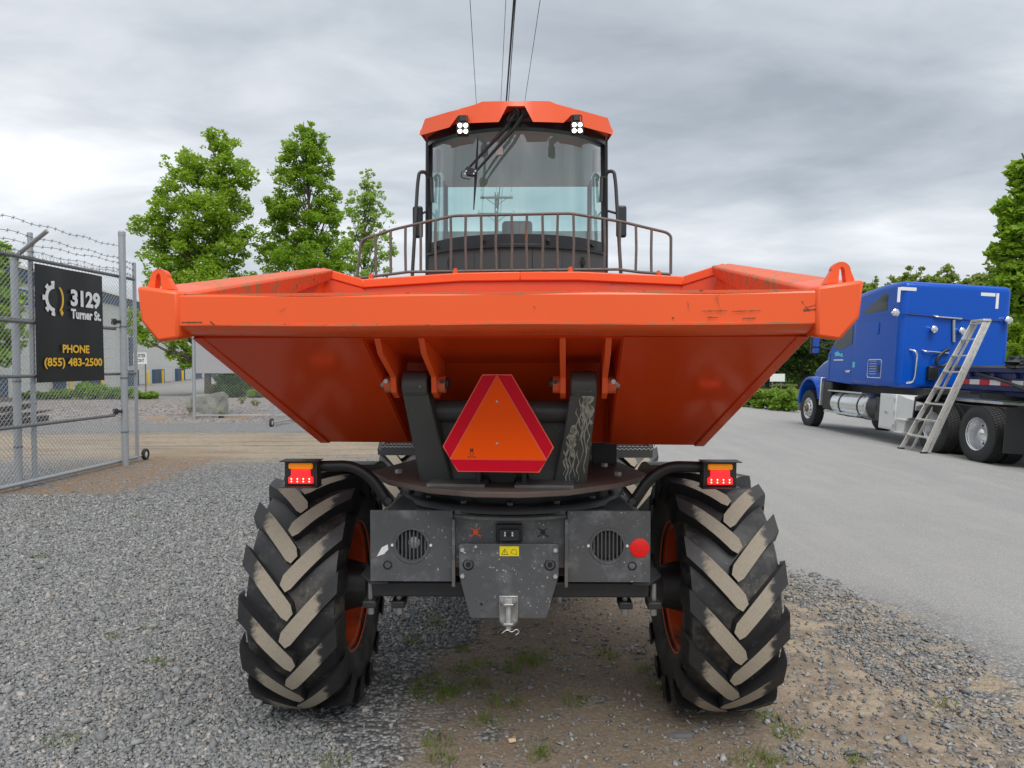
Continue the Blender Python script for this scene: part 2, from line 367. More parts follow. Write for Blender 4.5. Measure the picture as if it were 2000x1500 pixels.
t3, d3, h3 = stones(13); pcol = s.mix(s.math('MULTIPLY_ADD', t3, .7, s.math('MULTIPLY', t2, .3)), (.17, .155, .15), (.50, .46, .44)); pcol = s.mix(s.ramp(d3, .45, .8), pcol, (.12, .11, .105)); pcol = s.mix(s.ramp(s.noise(v, .8, 5), .52, .7), pcol, (.33, .25, .18))
mcol = s.mix(s.noise(v, 30, 6, .7), (.17, .105, .06), (.36, .25, .16))
col = gcol
def band(val, a0, a1, b0, b1): return s.math('MULTIPLY', s.ramp(val, a0, a1), s.ramp(val, b1, b0))
dm = s.math('MULTIPLY', band(xa, -.65, -.2, 1.7, 2.6), s.ramp(ya, 11, 6.5)); dm = s.math('MULTIPLY', dm, s.ramp(w3, .26, .48)); col = s.mix(dm, col, dcol)
dm2 = s.math('MULTIPLY', band(xa, 1.1, 1.7, 2.4, 3.1), s.math('MULTIPLY', s.ramp(w3, .43, .55), s.ramp(ya, 7, 5))); col = s.mix(dm2, col, tcol)
tm = s.math('MULTIPLY', band(ya, 11.6, 13.4, 16.4, 18.0), s.ramp(xa, 2.6, 1.0)); tm = s.math('MULTIPLY', tm, s.ramp(w3, .25, .5)); col = s.mix(tm, col, tcol)
mm = s.math('MULTIPLY', band(xa, -7.2, -6.6, -5.6, -4.6), s.math('MULTIPLY', band(ya, 5, 7, 12.5, 14.5), s.ramp(w3, .38, .58))); col = s.mix(mm, col, mcol)
far_l = s.math('MULTIPLY', s.ramp(Y, 17.2, 18.2), s.ramp(X, 2.9, 2.2)); col = s.mix(far_l, col, s.mix(.5, gcol, (.27, .27, .27)))
pm = s.math('MULTIPLY', s.ramp(ya, 19.6, 20.6), s.ramp(X, -2.5, -4)); col = s.mix(pm, col, pcol)
ya2 = s.math('MULTIPLY', s.ramp(Y, 29.2, 29.6), s.ramp(X, -7.5, -8.5)); col = s.mix(ya2, col, acol)
xb = s.math('ADD', xa, s.math('MULTIPLY', s.ramp(Y, 4.2, 6.8), .85)); am = s.math('MULTIPLY', s.ramp(xb, 2.45, 3.3), s.ramp(X, 14.5, 14.2)); col = s.mix(am, col, acol)
gm = s.math('MAXIMUM', s.ramp(X, 14.2, 14.8), s.math('MULTIPLY', s.ramp(Y, 34, 38), band(X, -8, -7, 2.6, 3))); col = s.mix(gm, col, s.mix(s.noise(v, 3, 6), (.06, .10, .02), (.15, .19, .05)))
hgt = s.math('SUBTRACT', s.math('MULTIPLY', t1, .5), d1)
hgt = s.math('MULTIPLY', hgt, s.math('SUBTRACT', 1.0, s.math('MAXIMUM', s.math('MULTIPLY', am, .85), s.math('MULTIPLY', dm, .7))))
hgt = s.math('ADD', hgt, s.math('MULTIPLY', s.noise(v, 120, 4, .7), .35))
p = s.bsdf(Base_Color=col, Roughness=.9, Specular_IOR_Level=.2); s.l(s.bump(hgt, .9, .018), p.inputs['Normal'])
put(b, 'ground', 'ground', smooth=60, kind='structure')

# loose crushed stone lying on the ground near the camera (uncountable: one object)
def scatter_stones():
    M = 540000; y = 2.6 + 6.6 * rng.random(M) ** 1.25; x = (rng.random(M) * 2 - 1) * (.80 * y + .3)
    wob = .35 * np.sin(y * 1.9 + 1) + .22 * np.sin(y * 4.3 + x * 2) + .3 * np.sin(x * 3 + y)
    bnd = 2.7 - .75 * sstep(4.2, 6.8, y)
    prob = np.where(x + wob < -.45, 1., np.where(x + wob < 1.5, .035, np.where(x + wob < bnd, .26, .0)))
    patch = .5 + .5 * np.sin(x * 2.3 + 1.1 * np.sin(y * 1.7)) * np.sin(y * 2.1 + .7 * x)
    prob = np.where((x > 1.05) & (x < 1.95) & (y < 4.5), prob * .3, prob)
    prob = np.where((x + wob >= 1.5) & (x + wob < 2.9), prob * (.25 + 1.3 * patch), prob)
    # denser close by, thinning out to the painted stones
    area = (.80 * y + .3) * 2; dens = np.clip(1.15 - (y - 3) * .13, .25, 1)
    keep = rng.random(M) < prob * dens * area / area.max() * 1.4
    x, y = x[keep], y[keep]; n = len(x)
    cube = np.array([(a, b_, c_) for a in (-1, 1) for b_ in (-1, 1) for c_ in (-1, 1)], float)
    sz = (.0046 + .0060 * rng.random(n) ** 2.0) * (1 + .05 * y); big = rng.random(n) < .012; sz = np.where(big, sz * 1.9, sz)
    sc = sz[:, None] * (np.array([1.1, .8, .45]) * (.65 + .7 * rng.random((n, 3))))
    V = cube[None] * (1 - .55 * rng.random((n, 8, 1)) * (rng.random((n, 8, 1)) < .55)) * sc[:, None]
    V += sz[:, None, None] * .22 * rng.standard_normal((n, 8, 3))
    a = rng.random(n) * 6.283; t = rng.standard_normal(n) * .45; u = rng.standard_normal(n) * .45
    ca, sa, ct, st_, cu, su = np.cos(a), np.sin(a), np.cos(t), np.sin(t), np.cos(u), np.sin(u)
    Rz = np.zeros((n, 3, 3)); Rz[:, 0, 0] = ca; Rz[:, 0, 1] = -sa; Rz[:, 1, 0] = sa; Rz[:, 1, 1] = ca; Rz[:, 2, 2] = 1
    Rx = np.zeros((n, 3, 3)); Rx[:, 0, 0] = 1; Rx[:, 1, 1] = ct; Rx[:, 1, 2] = -st_; Rx[:, 2, 1] = st_; Rx[:, 2, 2] = ct
    Ry = np.zeros((n, 3, 3)); Ry[:, 1, 1] = 1; Ry[:, 0, 0] = cu; Ry[:, 0, 2] = su; Ry[:, 2, 0] = -su; Ry[:, 2, 2] = cu
    V = np.einsum('nij,nkj->nki', Rz @ Rx @ Ry, V)
    V += np.stack([x, y, sz * (.15 + .5 * rng.random(n))], 1)[:, None]
    Fc = np.array([(0, 1, 3, 2), (4, 6, 7, 5), (0, 4, 5, 1), (2, 3, 7, 6), (0, 2, 6, 4), (1, 5, 7, 3)])
    fast_mesh('gravel', V.reshape(-1, 3), (Fc[None] + 8 * np.arange(n)[:, None, None]).reshape(-1, 4), 'gravel', np.repeat(rng.random(n), 6), kind='stuff')
    return n
def fast_mesh(name, V, Fq, mat, tone=None, kind=None, parent=None, org=None):
    me = bpy.data.meshes.new(name); k = Fq.shape[1]
    if org is not None: V = V - np.array(org)
    me.vertices.add(len(V)); me.vertices.foreach_set('co', np.ascontiguousarray(V, np.float32).ravel())
    me.loops.add(Fq.size); me.loops.foreach_set('vertex_index', np.ascontiguousarray(Fq, np.int32).ravel())
    me.polygons.add(len(Fq)); me.polygons.foreach_set('loop_start', np.arange(0, Fq.size, k, dtype=np.int32))
    me.update(calc_edges=True)
    if tone is not None:
        at = me.attributes.new('tone', 'FLOAT', 'FACE'); at.data.foreach_set('value', np.ascontiguousarray(tone, np.float32))
    me.materials.append(MATS[mat]); o = bpy.data.objects.new(name, me); COL.objects.link(o)
    if parent: o.parent = parent; FR[o] = FR[parent]
    return tag(o, kind=kind)
s = NT('gravel'); at = s.n('ShaderNodeAttribute', attribute_name='tone'); v = s.obj()
c = s.n('ShaderNodeValToRGB'); s.l(at.outputs['Fac'], c.inputs[0]); e = c.color_ramp.elements
e[0].position = 0; e[0].color = (.115, .122, .128, 1); e[1].position = 1; e[1].color = (.48, .47, .45, 1)
q = e.new(.45); q.color = (.20, .21, .215, 1); q = e.new(.8); q.color = (.31, .315, .314, 1); q = e.new(.93); q.color = (.38, .33, .27, 1)
s.bsdf(Base_Color=s.mix(s.noise(v, 120, 3), c.outputs[0], s.mix(.6, c.outputs[0], (.25, .25, .24))), Roughness=.8)
NST = scatter_stones(); print('stones', NST)

# ------------------------------------------------------------ foliage
def leaf_cloud(centres, radii, n, size, seed, flat=.5, aspect=.62, tri=False):
    """n leaf faces spread over clumps: returns verts, faces, tone"""
    g = np.random.default_rng(seed); C = np.array(centres, float); Rd = np.array(radii, float)
    wgt = Rd.prod(1) ** (2 / 3.); k = g.choice(len(C), n, p=wgt / wgt.sum())
    d = g.standard_normal((n, 3)); d /= np.linalg.norm(d, axis=1)[:, None]
    P = C[k] + d * Rd[k] * (g.random(n) ** .42)[:, None]
    nrm = g.standard_normal((n, 3)); nrm[:, 2] = np.abs(nrm[:, 2]) + flat; nrm /= np.linalg.norm(nrm, axis=1)[:, None]
    t = np.cross(nrm, g.standard_normal((n, 3))); t /= np.linalg.norm(t, axis=1)[:, None]; bq = np.cross(nrm, t)
    sz = size * (.6 + .8 * g.random(n))[:, None]
    V = np.stack([P - t * sz, P + bq * sz * aspect - nrm * sz * .12, P + t * sz, P - bq * sz * aspect - nrm * sz * .12], 1)
    clump = g.random(len(C))
    return V.reshape(-1, 3), np.arange(4 * n).reshape(-1, 4), np.clip(.55 * g.random(n) + .45 * clump[k], 0, 1)
def grow(name, label, cat, base, lobes, Y, h_top, mat, nleaf, size, seed, trunk_r=.16, group=None, sub=44, clump=.22, depth=.8, lean=0, flat=.5):
    """tree from photo-traced lobes (u, v, ru, rv) at distance Y: trunk, limbs to the clumps, leafy crown"""
    g = np.random.default_rng(seed); z0 = float(zground(base[0], base[1]))
    T = thing(name, label, cat, (base[0], base[1], z0), group=group)
    px = Y / F; cs, rs = [], []
    for (u, v_, ru, rv) in lobes:
        for i in range(sub):
            d = g.standard_normal(3); d /= np.linalg.norm(d); r = g.random() ** .38
            r *= 1.08; c = (PX(u, Y, v_) + d[0] * ru * px * r, Y + d[1] * ru * px * depth * r, PZ(v_, Y) + d[2] * rv * px * r)
            q = clump * ru * px * (.45 + 1.1 * g.random()); cs.append(c); rs.append((q * 1.25, q * 1.25, q * .8))
    V, Fq, tn = leaf_cloud(cs, rs, nleaf, size, seed, flat)
    keep = V.reshape(-1, 4, 3)[:, :, 2].min(1) > z0 + .05
    V = V.reshape(-1, 4, 3)[keep].reshape(-1, 3); tn = tn[keep]; Fq = np.arange(len(V)).reshape(-1, 4)
    fast_mesh('crown', V, Fq, mat, tn, parent=T, org=(base[0], base[1], z0))
    b = B(); pts = []; top = Vector((PX(lobes[0][0], Y, lobes[0][1]), Y, h_top)); bs = Vector((base[0], base[1], z0 - .05)); K = 9
    for i in range(K):
        t = i / (K - 1); p = bs.lerp(top, t); p.x += .012 * (h_top - z0) * math.sin(t * 5 + seed); p.y += .012 * (h_top - z0) * math.cos(t * 4 + seed); pts.append(p)
    b.tube(pts, [trunk_r * (1.15 if i == 0 else 1) * (1 - .9 * i / (K - 1)) for i in range(K)], 8)
    for i in range(0, len(cs), max(1, len(cs) // 70)):
        c = Vector(cs[i]); t = max(.12, min(.93, ((c.z - z0) / (h_top - z0)) - .10 - .12 * g.random())); a = bs.lerp(top, t)
        a.x += .012 * (h_top - z0) * math.sin(t * 5 + seed); a.y += .012 * (h_top - z0) * math.cos(t * 4 + seed)
        mid = a.lerp(c, .5); mid.z -= .04 * (c - a).length; r0 = trunk_r * (1 - .9 * t) * .5 + .008
        b.tube([a, mid, c], [r0, r0 * .6, .006], 5)
    put(b, 'trunk', 'bark', T, smooth=60); return T
# ------------------------------------------------------------ the dumper
D = thing('articulated_dumper', 'large orange and dark grey swivel skip site dumper with cab, seen skip first', 'dumper', (.01, 3.6, 0), (0, 0, R(-.8)))
SW = Vector((0, 3.5, 0)); SROT = (0, 0, R(-3.6))            # the skip and its yoke stand a little turned on the slewing ring
def sx_(off, Y): return off * Y / F
def mir(poly): return [(-a, *r) for a, *r in poly]

# skip shell
A = (1.088, 2.53, PZ(656, 2.53)); A1 = (.47, 2.545, PZ(656, 2.545)); Bq = (.879, 3.30, PZ(863, 3.30)); B1 = (.47, 3.30, PZ(863, 3.30))
R2 = (.44, 3.02, 1.725); R3 = (.44, 3.36, PZ(863, 3.30)); Cc = (.80, 4.0, Bq[2]); Dd = (.926, 4.15, PZ(549, 4.15)); E = (1.12, 4.0, PZ(525, 4.0)); Ff = (1.17, 2.46, 1.955); Mm = (.34, 4.15, PZ(538, 4.15))
def mx_(p): return (-p[0], p[1], p[2])
b = B()
for sgn in (1, -1):
    q = (lambda p: p) if sgn > 0 else mx_
    def face(*ps):
        vs = [q(p) for p in ps]; b.add(vs if sgn > 0 else vs[::-1], [tuple(range(len(vs)))])
    face(Ff, A, E); face(A, Bq, E); face(Bq, Cc, E)
    face(E, Cc, Dd); face(A, A1, B1, Bq); face(A1, R2, B1); face(B1, R2, R3)
b.add([A1, R2, mx_(R2), mx_(A1)], [(0, 3, 2, 1)]); b.add([R2, R3, mx_(R3), mx_(R2)], [(0, 3, 2, 1)])
b.add([Bq, Cc, mx_(Cc), mx_(Bq), mx_(B1), mx_(R3), R3, B1], [(0, 1, 2, 3, 4, 5, 6, 7)])
b.add([Cc, Dd, Mm, mx_(Mm), mx_(Dd), mx_(Cc)], [(0, 1, 2, 3, 4, 5)])
skip = put(b, 'skip', 'orange_hull', D, SW, SROT, smooth=0, label='wide orange tipping skip with dented hull and muddy rim')
so_ = skip.modifiers.new('sheet', 'SOLIDIFY'); so_.thickness = .014; so_.offset = 0
# edge flange down each side of the front sheet
for q in (lambda p: p, mx_):
    b = B(); a_, c_ = Vector(q(A)), Vector(q(Bq)); sg = 1 if a_.x > 0 else -1
    b.loft([[a_ + Vector((sg * o, y, z)) for o, y, z in ((-.03, -.012, -.006), (.012, -.012, -.006), (.014, .05, .01), (-.03, .03, .01))],
            [c_ + Vector((sg * o, y, z)) for o, y, z in ((-.03, -.012, -.012), (.014, -.012, -.012), (.016, .05, -.008), (-.03, .03, -.008))]])
    put(b, 'edge_flange', 'orange_hull', skip, bevel=.004)
# front beam
zt, zb = PZ(572, 2.40), PZ(633, 2.40)
b = B(); prof = [(2.405, zt), (2.40, zt - .008), (2.40, zb), (2.412, zb - .012), (2.445, PZ(649, 2.45)), (2.535, PZ(656, 2.53)), (2.56, zb), (2.50, zt)]
xs = np.linspace(-1.17, 1.17, 25)
b.loft([[(x, y + .0025 * math.sin(x * 9 + y * 3), z + .0022 * math.sin(x * 5.3 + 1)) for y, z in prof] for x in xs])
put(b, 'front_beam', 'orange', skip, smooth=30)
b = B(); b.loft([[(x, 2.3985, zb + .004 + .0022 * math.sin(x * 5.3 + 1) + .0012 * math.sin(x * 61)), (x, 2.3985, zb - .003 + .0022 * math.sin(x * 5.3 + 1)), (x, 2.41, zb - .004), (x, 2.41, zb + .004)] for x in np.linspace(-1.12, 1.12, 90)])
put(b, 'weld_seam', 'orange_worn', skip)
b = B(); b.loft([[(x, y, z) for y, z in ((2.402, zt - .006), (2.402, zt + .0045), (2.50, zt + .0045), (2.50, zt - .006))] for x in np.linspace(-1.12, 1.12, 30)])
put(b, 'beam_cap', 'orange_worn', skip)
for sg in (1, -1):
    f0 = [(1.226, 1.985), (1.214, 1.862), (1.152, 1.788), (1.075, 1.80), (1.075, 1.965)]; f1 = [(1.165, E[2] + .018), (1.16, E[2] - .045), (1.13, E[2] - .06), (1.075, E[2] - .055), (1.055, E[2] + .006)]
    zc = PZ(553, 2.4) - 1.985
    rings = [[(sg * x, 2.388, z + zc) for x, z in f0], [(sg * x, 2.47, z + zc + .006) for x, z in f0]]
    for t in np.linspace(.12, 1, 9): rings.append([(sg * ((1 - t) * p[0] + t * r[0]), 2.47 + (4.0 - 2.47) * t, (1 - t) * (p[1] + zc + .006) + t * r[1]) for p, r in zip(f0, f1)])
    b = B(); b.loft(rings if sg < 0 else [r[::-1] for r in rings]); b.mi = [0] * len(b.mi)
    n5 = 5
    for k in range(2, 10):
        for j in range(n5): b.mi[k * n5 + j] = 1
    put(b, 'side_rail', ['orange', 'orange_worn'], skip, bevel=.012)
    b = B()     # sloping rim from the side peak to the back wall, then along the back wall
    pth = [Vector((sg * E[0], E[1], E[2])), Vector((sg * Dd[0], Dd[1], Dd[2])), Vector((sg * Mm[0], Mm[1], Mm[2])), Vector((0, Mm[1], Mm[2] + .002))]
    b.loft([[p + Vector((sg * o, y, z)) for o, y, z in ((0, -.03, .016), (0, -.03, -.035), (0, .03, -.035), (0, .03, .016))] for p in pth])
    put(b, 'back_rim', 'orange', skip, bevel=.006)
    b = B(); e0 = 1.985 + zc; ex = 1.168; P_ = 11     # lifting eye: arched plate with a slot
    outer = [(ex - .056, e0 - .01)] + [(ex - .030 * math.cos(t), e0 + .034 + .030 * math.sin(t)) for t in np.linspace(0, math.pi, P_)] + [(ex + .048, e0 - .01)]
    inner = [(ex - .009, e0 - .005)] + [(ex + .002 - .009 * math.cos(t), e0 + .030 + .018 * math.sin(t)) for t in np.linspace(0, math.pi, P_)] + [(ex + .016, e0 - .005)]
    if sg < 0: outer = mir(outer); inner = mir(inner)
    n = len(outer)
    for i in range(n - 1):
        b.add([(*(outer[i][:1]), 2.43, outer[i][1]), (outer[i + 1][0], 2.43, outer[i + 1][1]), (inner[i + 1][0], 2.43, inner[i + 1][1]), (inner[i][0], 2.43, inner[i][1]),
               (outer[i][0], 2.462, outer[i][1]), (outer[i + 1][0], 2.462, outer[i + 1][1]), (inner[i + 1][0], 2.462, inner[i + 1][1]), (inner[i][0], 2.462, inner[i][1])],
              [(0, 1, 2, 3), (7, 6, 5, 4), (0, 4, 5, 1), (3, 2, 6, 7)])
    put(b, 'lifting_eye', 'orange', skip, smooth=40)
    for xg in (.418, .255):      # pivot brackets (gusset plates), bosses and pins
        b = B(); b.prismX([(2.545, PZ(657, 2.55)), (2.60, 1.75), (2.79, 1.66), (2.80, 1.60), (2.86, 1.575), (2.93, 1.60), (3.0, 1.70), (2.95, 1.80)], sg * (xg - .011), sg * (xg + .011))
        put(b, 'pivot_bracket', 'orange', skip, bevel=.003)
        o_ = .045 if xg > .3 else -.04
        b = B(); b.cyl((sg * xg, 2.845, 1.632), (sg * (xg + o_), 2.845, 1.632), .034, 18); put(b, 'pivot_boss', 'orange_worn', skip, bevel=.003)
        b = B(); b.cyl((sg * (xg + o_ * .4), 2.845, 1.638), (sg * (xg + o_ * 1.35), 2.845, 1.638), .022, 16); put(b, 'pivot_pin', 'steel' if xg > .3 else 'black_metal', skip, bevel=.003)
        b = B(); b.cyl((sg * (xg + o_ * .75), 2.806, 1.645), (sg * (xg + o_ * .75), 2.83, 1.645), .010, 6); put(b, 'bolt', 'zinc' if xg > .3 else 'black_metal', skip)
# guard rail on the skip's back wall
tp = [(-.93, 540, 0), (-.905, 465, 0), (-.70, 444, 0), (-.60, 437, 0), (-.345, 419.5, 0), (.345, 418.5, 0), (.64, 436, 0), (.90, 458, 0), (.925, 465, 0), (.925, 538, 0)]
YG = 4.21; CG = -.055
top = [(x + CG, YG, PZ(v_, YG)) for x, v_, _ in tp]
bot = [(x + CG, YG, PZ(v_, YG)) for x, v_ in ((-.93, 541), (-.85, 538), (-.62, 529), (-.2, 528.5), (.3, 528), (.62, 528), (.75, 534), (.925, 538.5))]
b = B(); b.tube(rnd(top, .03), .0085, 8); b.tube(bot, .0085, 8); rail = put(b, 'guard_rail', 'worn_bar', skip, smooth=60)
def interp(path, x):
    xs_ = [p[0] for p in path]; o = np.argsort(xs_); return float(np.interp(x, np.array(xs_)[o], np.array([p[2] for p in path])[o]))
tl = [p for p in top if True][1:-1]
for i in range(19):
    x = -.815 + CG + .0905 * i
    b = B(); b.tube([(x, YG, interp(tl, x)), (x + .004 * math.sin(i * 3), YG - .003, (interp(tl, x) + interp(bot, x)) / 2), (x, YG, interp(bot, x))], .0085, 6); put(b, 'guard_bar', 'worn_bar', rail, smooth=60)
for x in (-.90, -.39, .29, .80):
    b = B(); z = interp(bot, x); b.cyl((x, YG, z - .06), (x, YG, z - .002), .018, 10); b.cyl((x, YG, z), (x, YG, z + .016), .012, 6); put(b, 'rail_foot', 'orange', skip)

# yoke that carries the skip
yo = B()
yoke = None
for sg in (1, -1):
    b = B(); z1 = 1.632; zb_ = 1.205
    b.loft([[(sg * x, y, z) for x, y in c4] for c4, z in (([(.352, 2.99), (.21, 2.99), (.21, 3.16), (.352, 3.16)], zb_), ([(.372, 2.90), (.255, 2.90), (.255, 3.10), (.372, 3.10)], 1.42), ([(.388, 2.815), (.285, 2.815), (.285, 2.93), (.388, 2.93)], 1.60))][::1])
    b.cyl((sg * .285, 2.85, z1), (sg * .388, 2.85, z1), .054, 20)
    b.prismX([(2.80, 1.60), (2.90, 1.60), (2.90, 1.665), (2.82, 1.665)], sg * .285, sg * .388)
    o = put(b, 'yoke_post', 'frame_grey', D, SW, SROT, bevel=.008, label='dark grey yoke post streaked with dried slurry' if sg > 0 else None)
    if sg > 0:      # dried slurry splashed on this post and run down it
        gs = np.random.default_rng(12)
        def pf(x, z): return (x, float(np.interp(z, [1.205, 1.42, 1.60, 1.66], [2.99, 2.90, 2.815, 2.798])) - .0022, z)
        for x, z0, z1, w in ((.352, 1.60, 1.50, .016), (.338, 1.605, 1.44, .011), (.365, 1.59, 1.47, .010), (.325, 1.58, 1.40, .0035), (.334, 1.50, 1.31, .003), (.346, 1.52, 1.26, .0034), (.357, 1.50, 1.36, .0028), (.312, 1.54, 1.42, .0025), (.30, 1.47, 1.40, .012), (.292, 1.46, 1.33, .016), (.283, 1.44, 1.36, .010), (.30, 1.42, 1.24, .0035), (.285, 1.37, 1.215, .004), (.272, 1.40, 1.22, .005), (.316, 1.36, 1.22, .0026), (.262, 1.36, 1.25, .004)):
            b = B(); n = 16; L_, R_ = [], []
            for i in range(n + 1):
                z = z0 + (z1 - z0) * i / n; c = x + .005 * math.sin(i * .8 + x * 90) + gs.normal(0, .0008); k = w * (.45 + .7 * gs.random()) * (1 if i < n * .7 else .6) * (.3 if i in (0, n) else 1); L_.append(pf(c - k, z)); R_.append(pf(c + k, z))
            for i in range(n): b.add([L_[i], R_[i], R_[i + 1], L_[i + 1]], [(0, 1, 2, 3)])
            put(b, 'slurry_run', 'slurry', o, smooth=0)
b = B(); b.tube([(-.29, 2.985, 1.515), (.29, 2.985, 1.515)], .047, 16); put(b, 'cross_tube', 'frame_grey', D, SW, SROT)
b = B(); b.prismY([(-.27, 1.50), (.27, 1.50), (.25, 1.205), (.12, 1.205), (.10, 1.26), (-.10, 1.26), (-.12, 1.205), (-.25, 1.205)], 3.005, 3.03); put(b, 'yoke_web', 'frame_grey', D, SW, SROT, bevel=.004)
b = B(); b.cyl((-.09, 3.06, 1.245), (.09, 3.06, 1.245), .055, 20); b.lathe([(0, .0), (0, .06), (.05, .06), (.05, 0)], (0, 3.0, 1.25), 'Y', 20); put(b, 'ram_trunnion', 'black_metal', D, SW, SROT)
for sg in (1, -1):
    b = B(); b.bb(sg * .085, sg * .105, 2.93, 3.06, 1.198, 1.34); put(b, 'sign_bracket', 'black_metal', D, SW, SROT, bevel=.003)
    b = B(); b.cyl((sg * .13, 2.965, 1.30), (sg * .13, 2.995, 1.30), .014, 6); put(b, 'bolt', 'zinc', D, SW, SROT)
    b = B(); b.bb(sg * .06, sg * .30, 2.86, 3.02, 1.210, 1.226); put(b, 'foot_pad', 'ring_grey', D, SW, SROT, bevel=.004)
# upper slewing plate
zp = 1.212
oct_ = [(-.645, 3.26), (-.50, 3.03), (-.28, 2.84), (-.09, 2.775), (.09, 2.775), (.28, 2.84), (.50, 3.03), (.645, 3.26), (.50, 3.80), (.30, 4.05), (-.30, 4.05), (-.50, 3.80)]
b = B(); b.prismZ(oct_, zp - .024, zp); put(b, 'slewing_plate', 'rusty_plate', D, SW, SROT, bevel=.004, label='rust brown steel slewing plate under the skip yoke')
for x, y in ((-.50, 3.22), (-.455, 3.50), (.50, 3.22), (.455, 3.50)):
    b = B(); b.cyl((x, y, zp), (x, y, zp + .016), .017, 6); put(b, 'bolt', 'zinc', D, SW, SROT)
b = B(); b.bb(.40, .52, 3.58, 3.70, zp, zp + .145); b.bb(.395, .53, 3.60, 3.72, zp + .145, zp + .15); put(b, 'ram_stand', 'black_metal', D, SW, SROT, bevel=.004)
b = B()
for c_ in ((.405, .42), (.515, .53)): b.bb(c_[0], c_[1], 3.56, 3.66, zp + .155, zp + .27)
b.bb(.42, .515, 3.56, 3.66, zp + .155, zp + .170); b.bb(.42, .515, 3.56, 3.66, zp + .235, zp + .25); lt = put(b, 'latch_bracket', 'orange', D, SW, SROT, bevel=.003)
b = B(); b.cyl((.395, 3.585, zp + .205), (.56, 3.585, zp + .205), .016, 14); put(b, 'latch_pin', 'steel', lt)
# slow-vehicle sign
YS = 2.80; cxs = 990
def S(u, v_, y=YS): return ((u - cxs) * YS / F, y, PZ(v_, YS))
hexo = [(959, 731), (1017, 731), (1099.5, 873), (1071, 922.5), (910, 922.5), (880, 873)]
def inset(poly, k):
    cx_ = sum(p[0] for p in poly) / len(poly); cy_ = sum(p[1] for p in poly) / len(poly); return [(cx_ + (a - cx_) * k, cy_ + (c - cy_) * k) for a, c in poly]
b = B(); b.loft([[S(u, v_, YS) for u, v_ in hexo], [S(u, v_, YS + .004) for u, v_ in hexo]]); smv = put(b, 'slow_vehicle_sign', 'smv_edge', D, SW, SROT, bevel=.001, label='orange triangle warning sign with dark red reflective border')
hi = inset(hexo, .975); tri_ = [(988, 734.5), (1083, 897), (896.5, 897)]
b = B(); b.add([S(u, v_, YS - .0015) for u, v_ in tri_], [(0, 1, 2)]); put(b, 'orange_triangle', 'smv_orange', smv)
for q in ([hi[0], (987, 732.8), (894.8, 895.5), hi[5]], [(989, 732.8), hi[1], hi[2], (1085, 895.5)], [(895.5, 898.5), (1084.5, 898.5), hi[3], hi[4]]):
    b = B(); b.add([S(u, v_, YS - .0015) for u, v_ in q], [(0, 1, 2, 3)]); put(b, 'red_border', 'smv_red', smv)
for v_ in (784, 866):
    b = B(); b.lathe([(-.006, 0), (-.006, .004), (-.003, .0055), (0, .0055)], S(988, v_), 'Y', 12); put(b, 'rivet', 'zinc', smv)
b = text_B('M', .016, lambda x, y: (S(938, 0)[0] + x, YS - .003, PZ(882, YS) + y), .0006); [b.bb(S(930 + q, 0)[0], S(930 + q + w, 0)[0], YS - .003, YS - .002, PZ(893.5, YS), PZ(892.4, YS)) for q, w in ((0, 5), (7, 2), (10.5, 5.5))]
b.lathe([(0, .0065), (0, .0078)], (S(938, 0)[0], YS - .003, PZ(886, YS)), 'Y', 20); put(b, 'sign_print', 'black_plastic', smv, smooth=0)

# slewing ring and its fixed table
b = B(); b.lathe([(1.05, .40), (1.05, .44), (1.188, .44), (1.188, .40)], (0, 3.5, 0), 'Z', 64); put(b, 'slewing_bearing', 'black_plastic', D)
b = B(); b.lathe([(1.095, .30), (1.115, .515), (1.113, .535), (1.102, .545), (1.085, .548), (1.078, .535)], (0, 3.5, 0), 'Z', 72); put(b, 'ring_flange', 'black_metal', D, smooth=40)
b = B(); b.lathe([(1.077, .30), (1.077, .552), (1.074, .560), (1.062, .560), (1.059, .548), (1.055, .40)], (0, 3.5, 0), 'Z', 72); put(b, 'ring_base', 'ring_grey', D, smooth=40)
for k in range(-3, 4):
    t = R(k * 24); x, y = .495 * math.sin(t), 3.5 - .495 * math.cos(t)
    b = B(); b.cyl((x, y, 1.105), (x, y, 1.126), .014, 6); put(b, 'bolt', 'ring_grey', D)
for u, w, mt in ((930, .075, 'sign_white'), (966, .03, 'reflector_red'), (1022, .05, 'sign_white')):
    t = math.asin(sx_(u - 1000, 3.06) / .4415); b = B(); h_ = .016
    b.loft([[(.4425 * math.sin(a), 3.5 - .4425 * math.cos(a), 1.155 + q) for q in (-h_ / 2, h_ / 2)] for a in np.linspace(t - w / 2 / .44, t + w / 2 / .44, 6)], False, False); put(b, 'sticker', mt, D)
for sg in (1, -1):      # cast corner of the table at each side
    b = B(); b.loft([[(sg * x, y, z) for x, y in ((.36, 3.04), (.60, 3.10), (.60, 3.5), (.40, 3.5))] for z in (.95, 1.03)] + [[(sg * x, y, 1.10) for x, y in ((.42, 3.17), (.52, 3.22), (.52, 3.5), (.42, 3.5))]]); put(b, 'table_corner', 'ring_grey', D, bevel=.012)
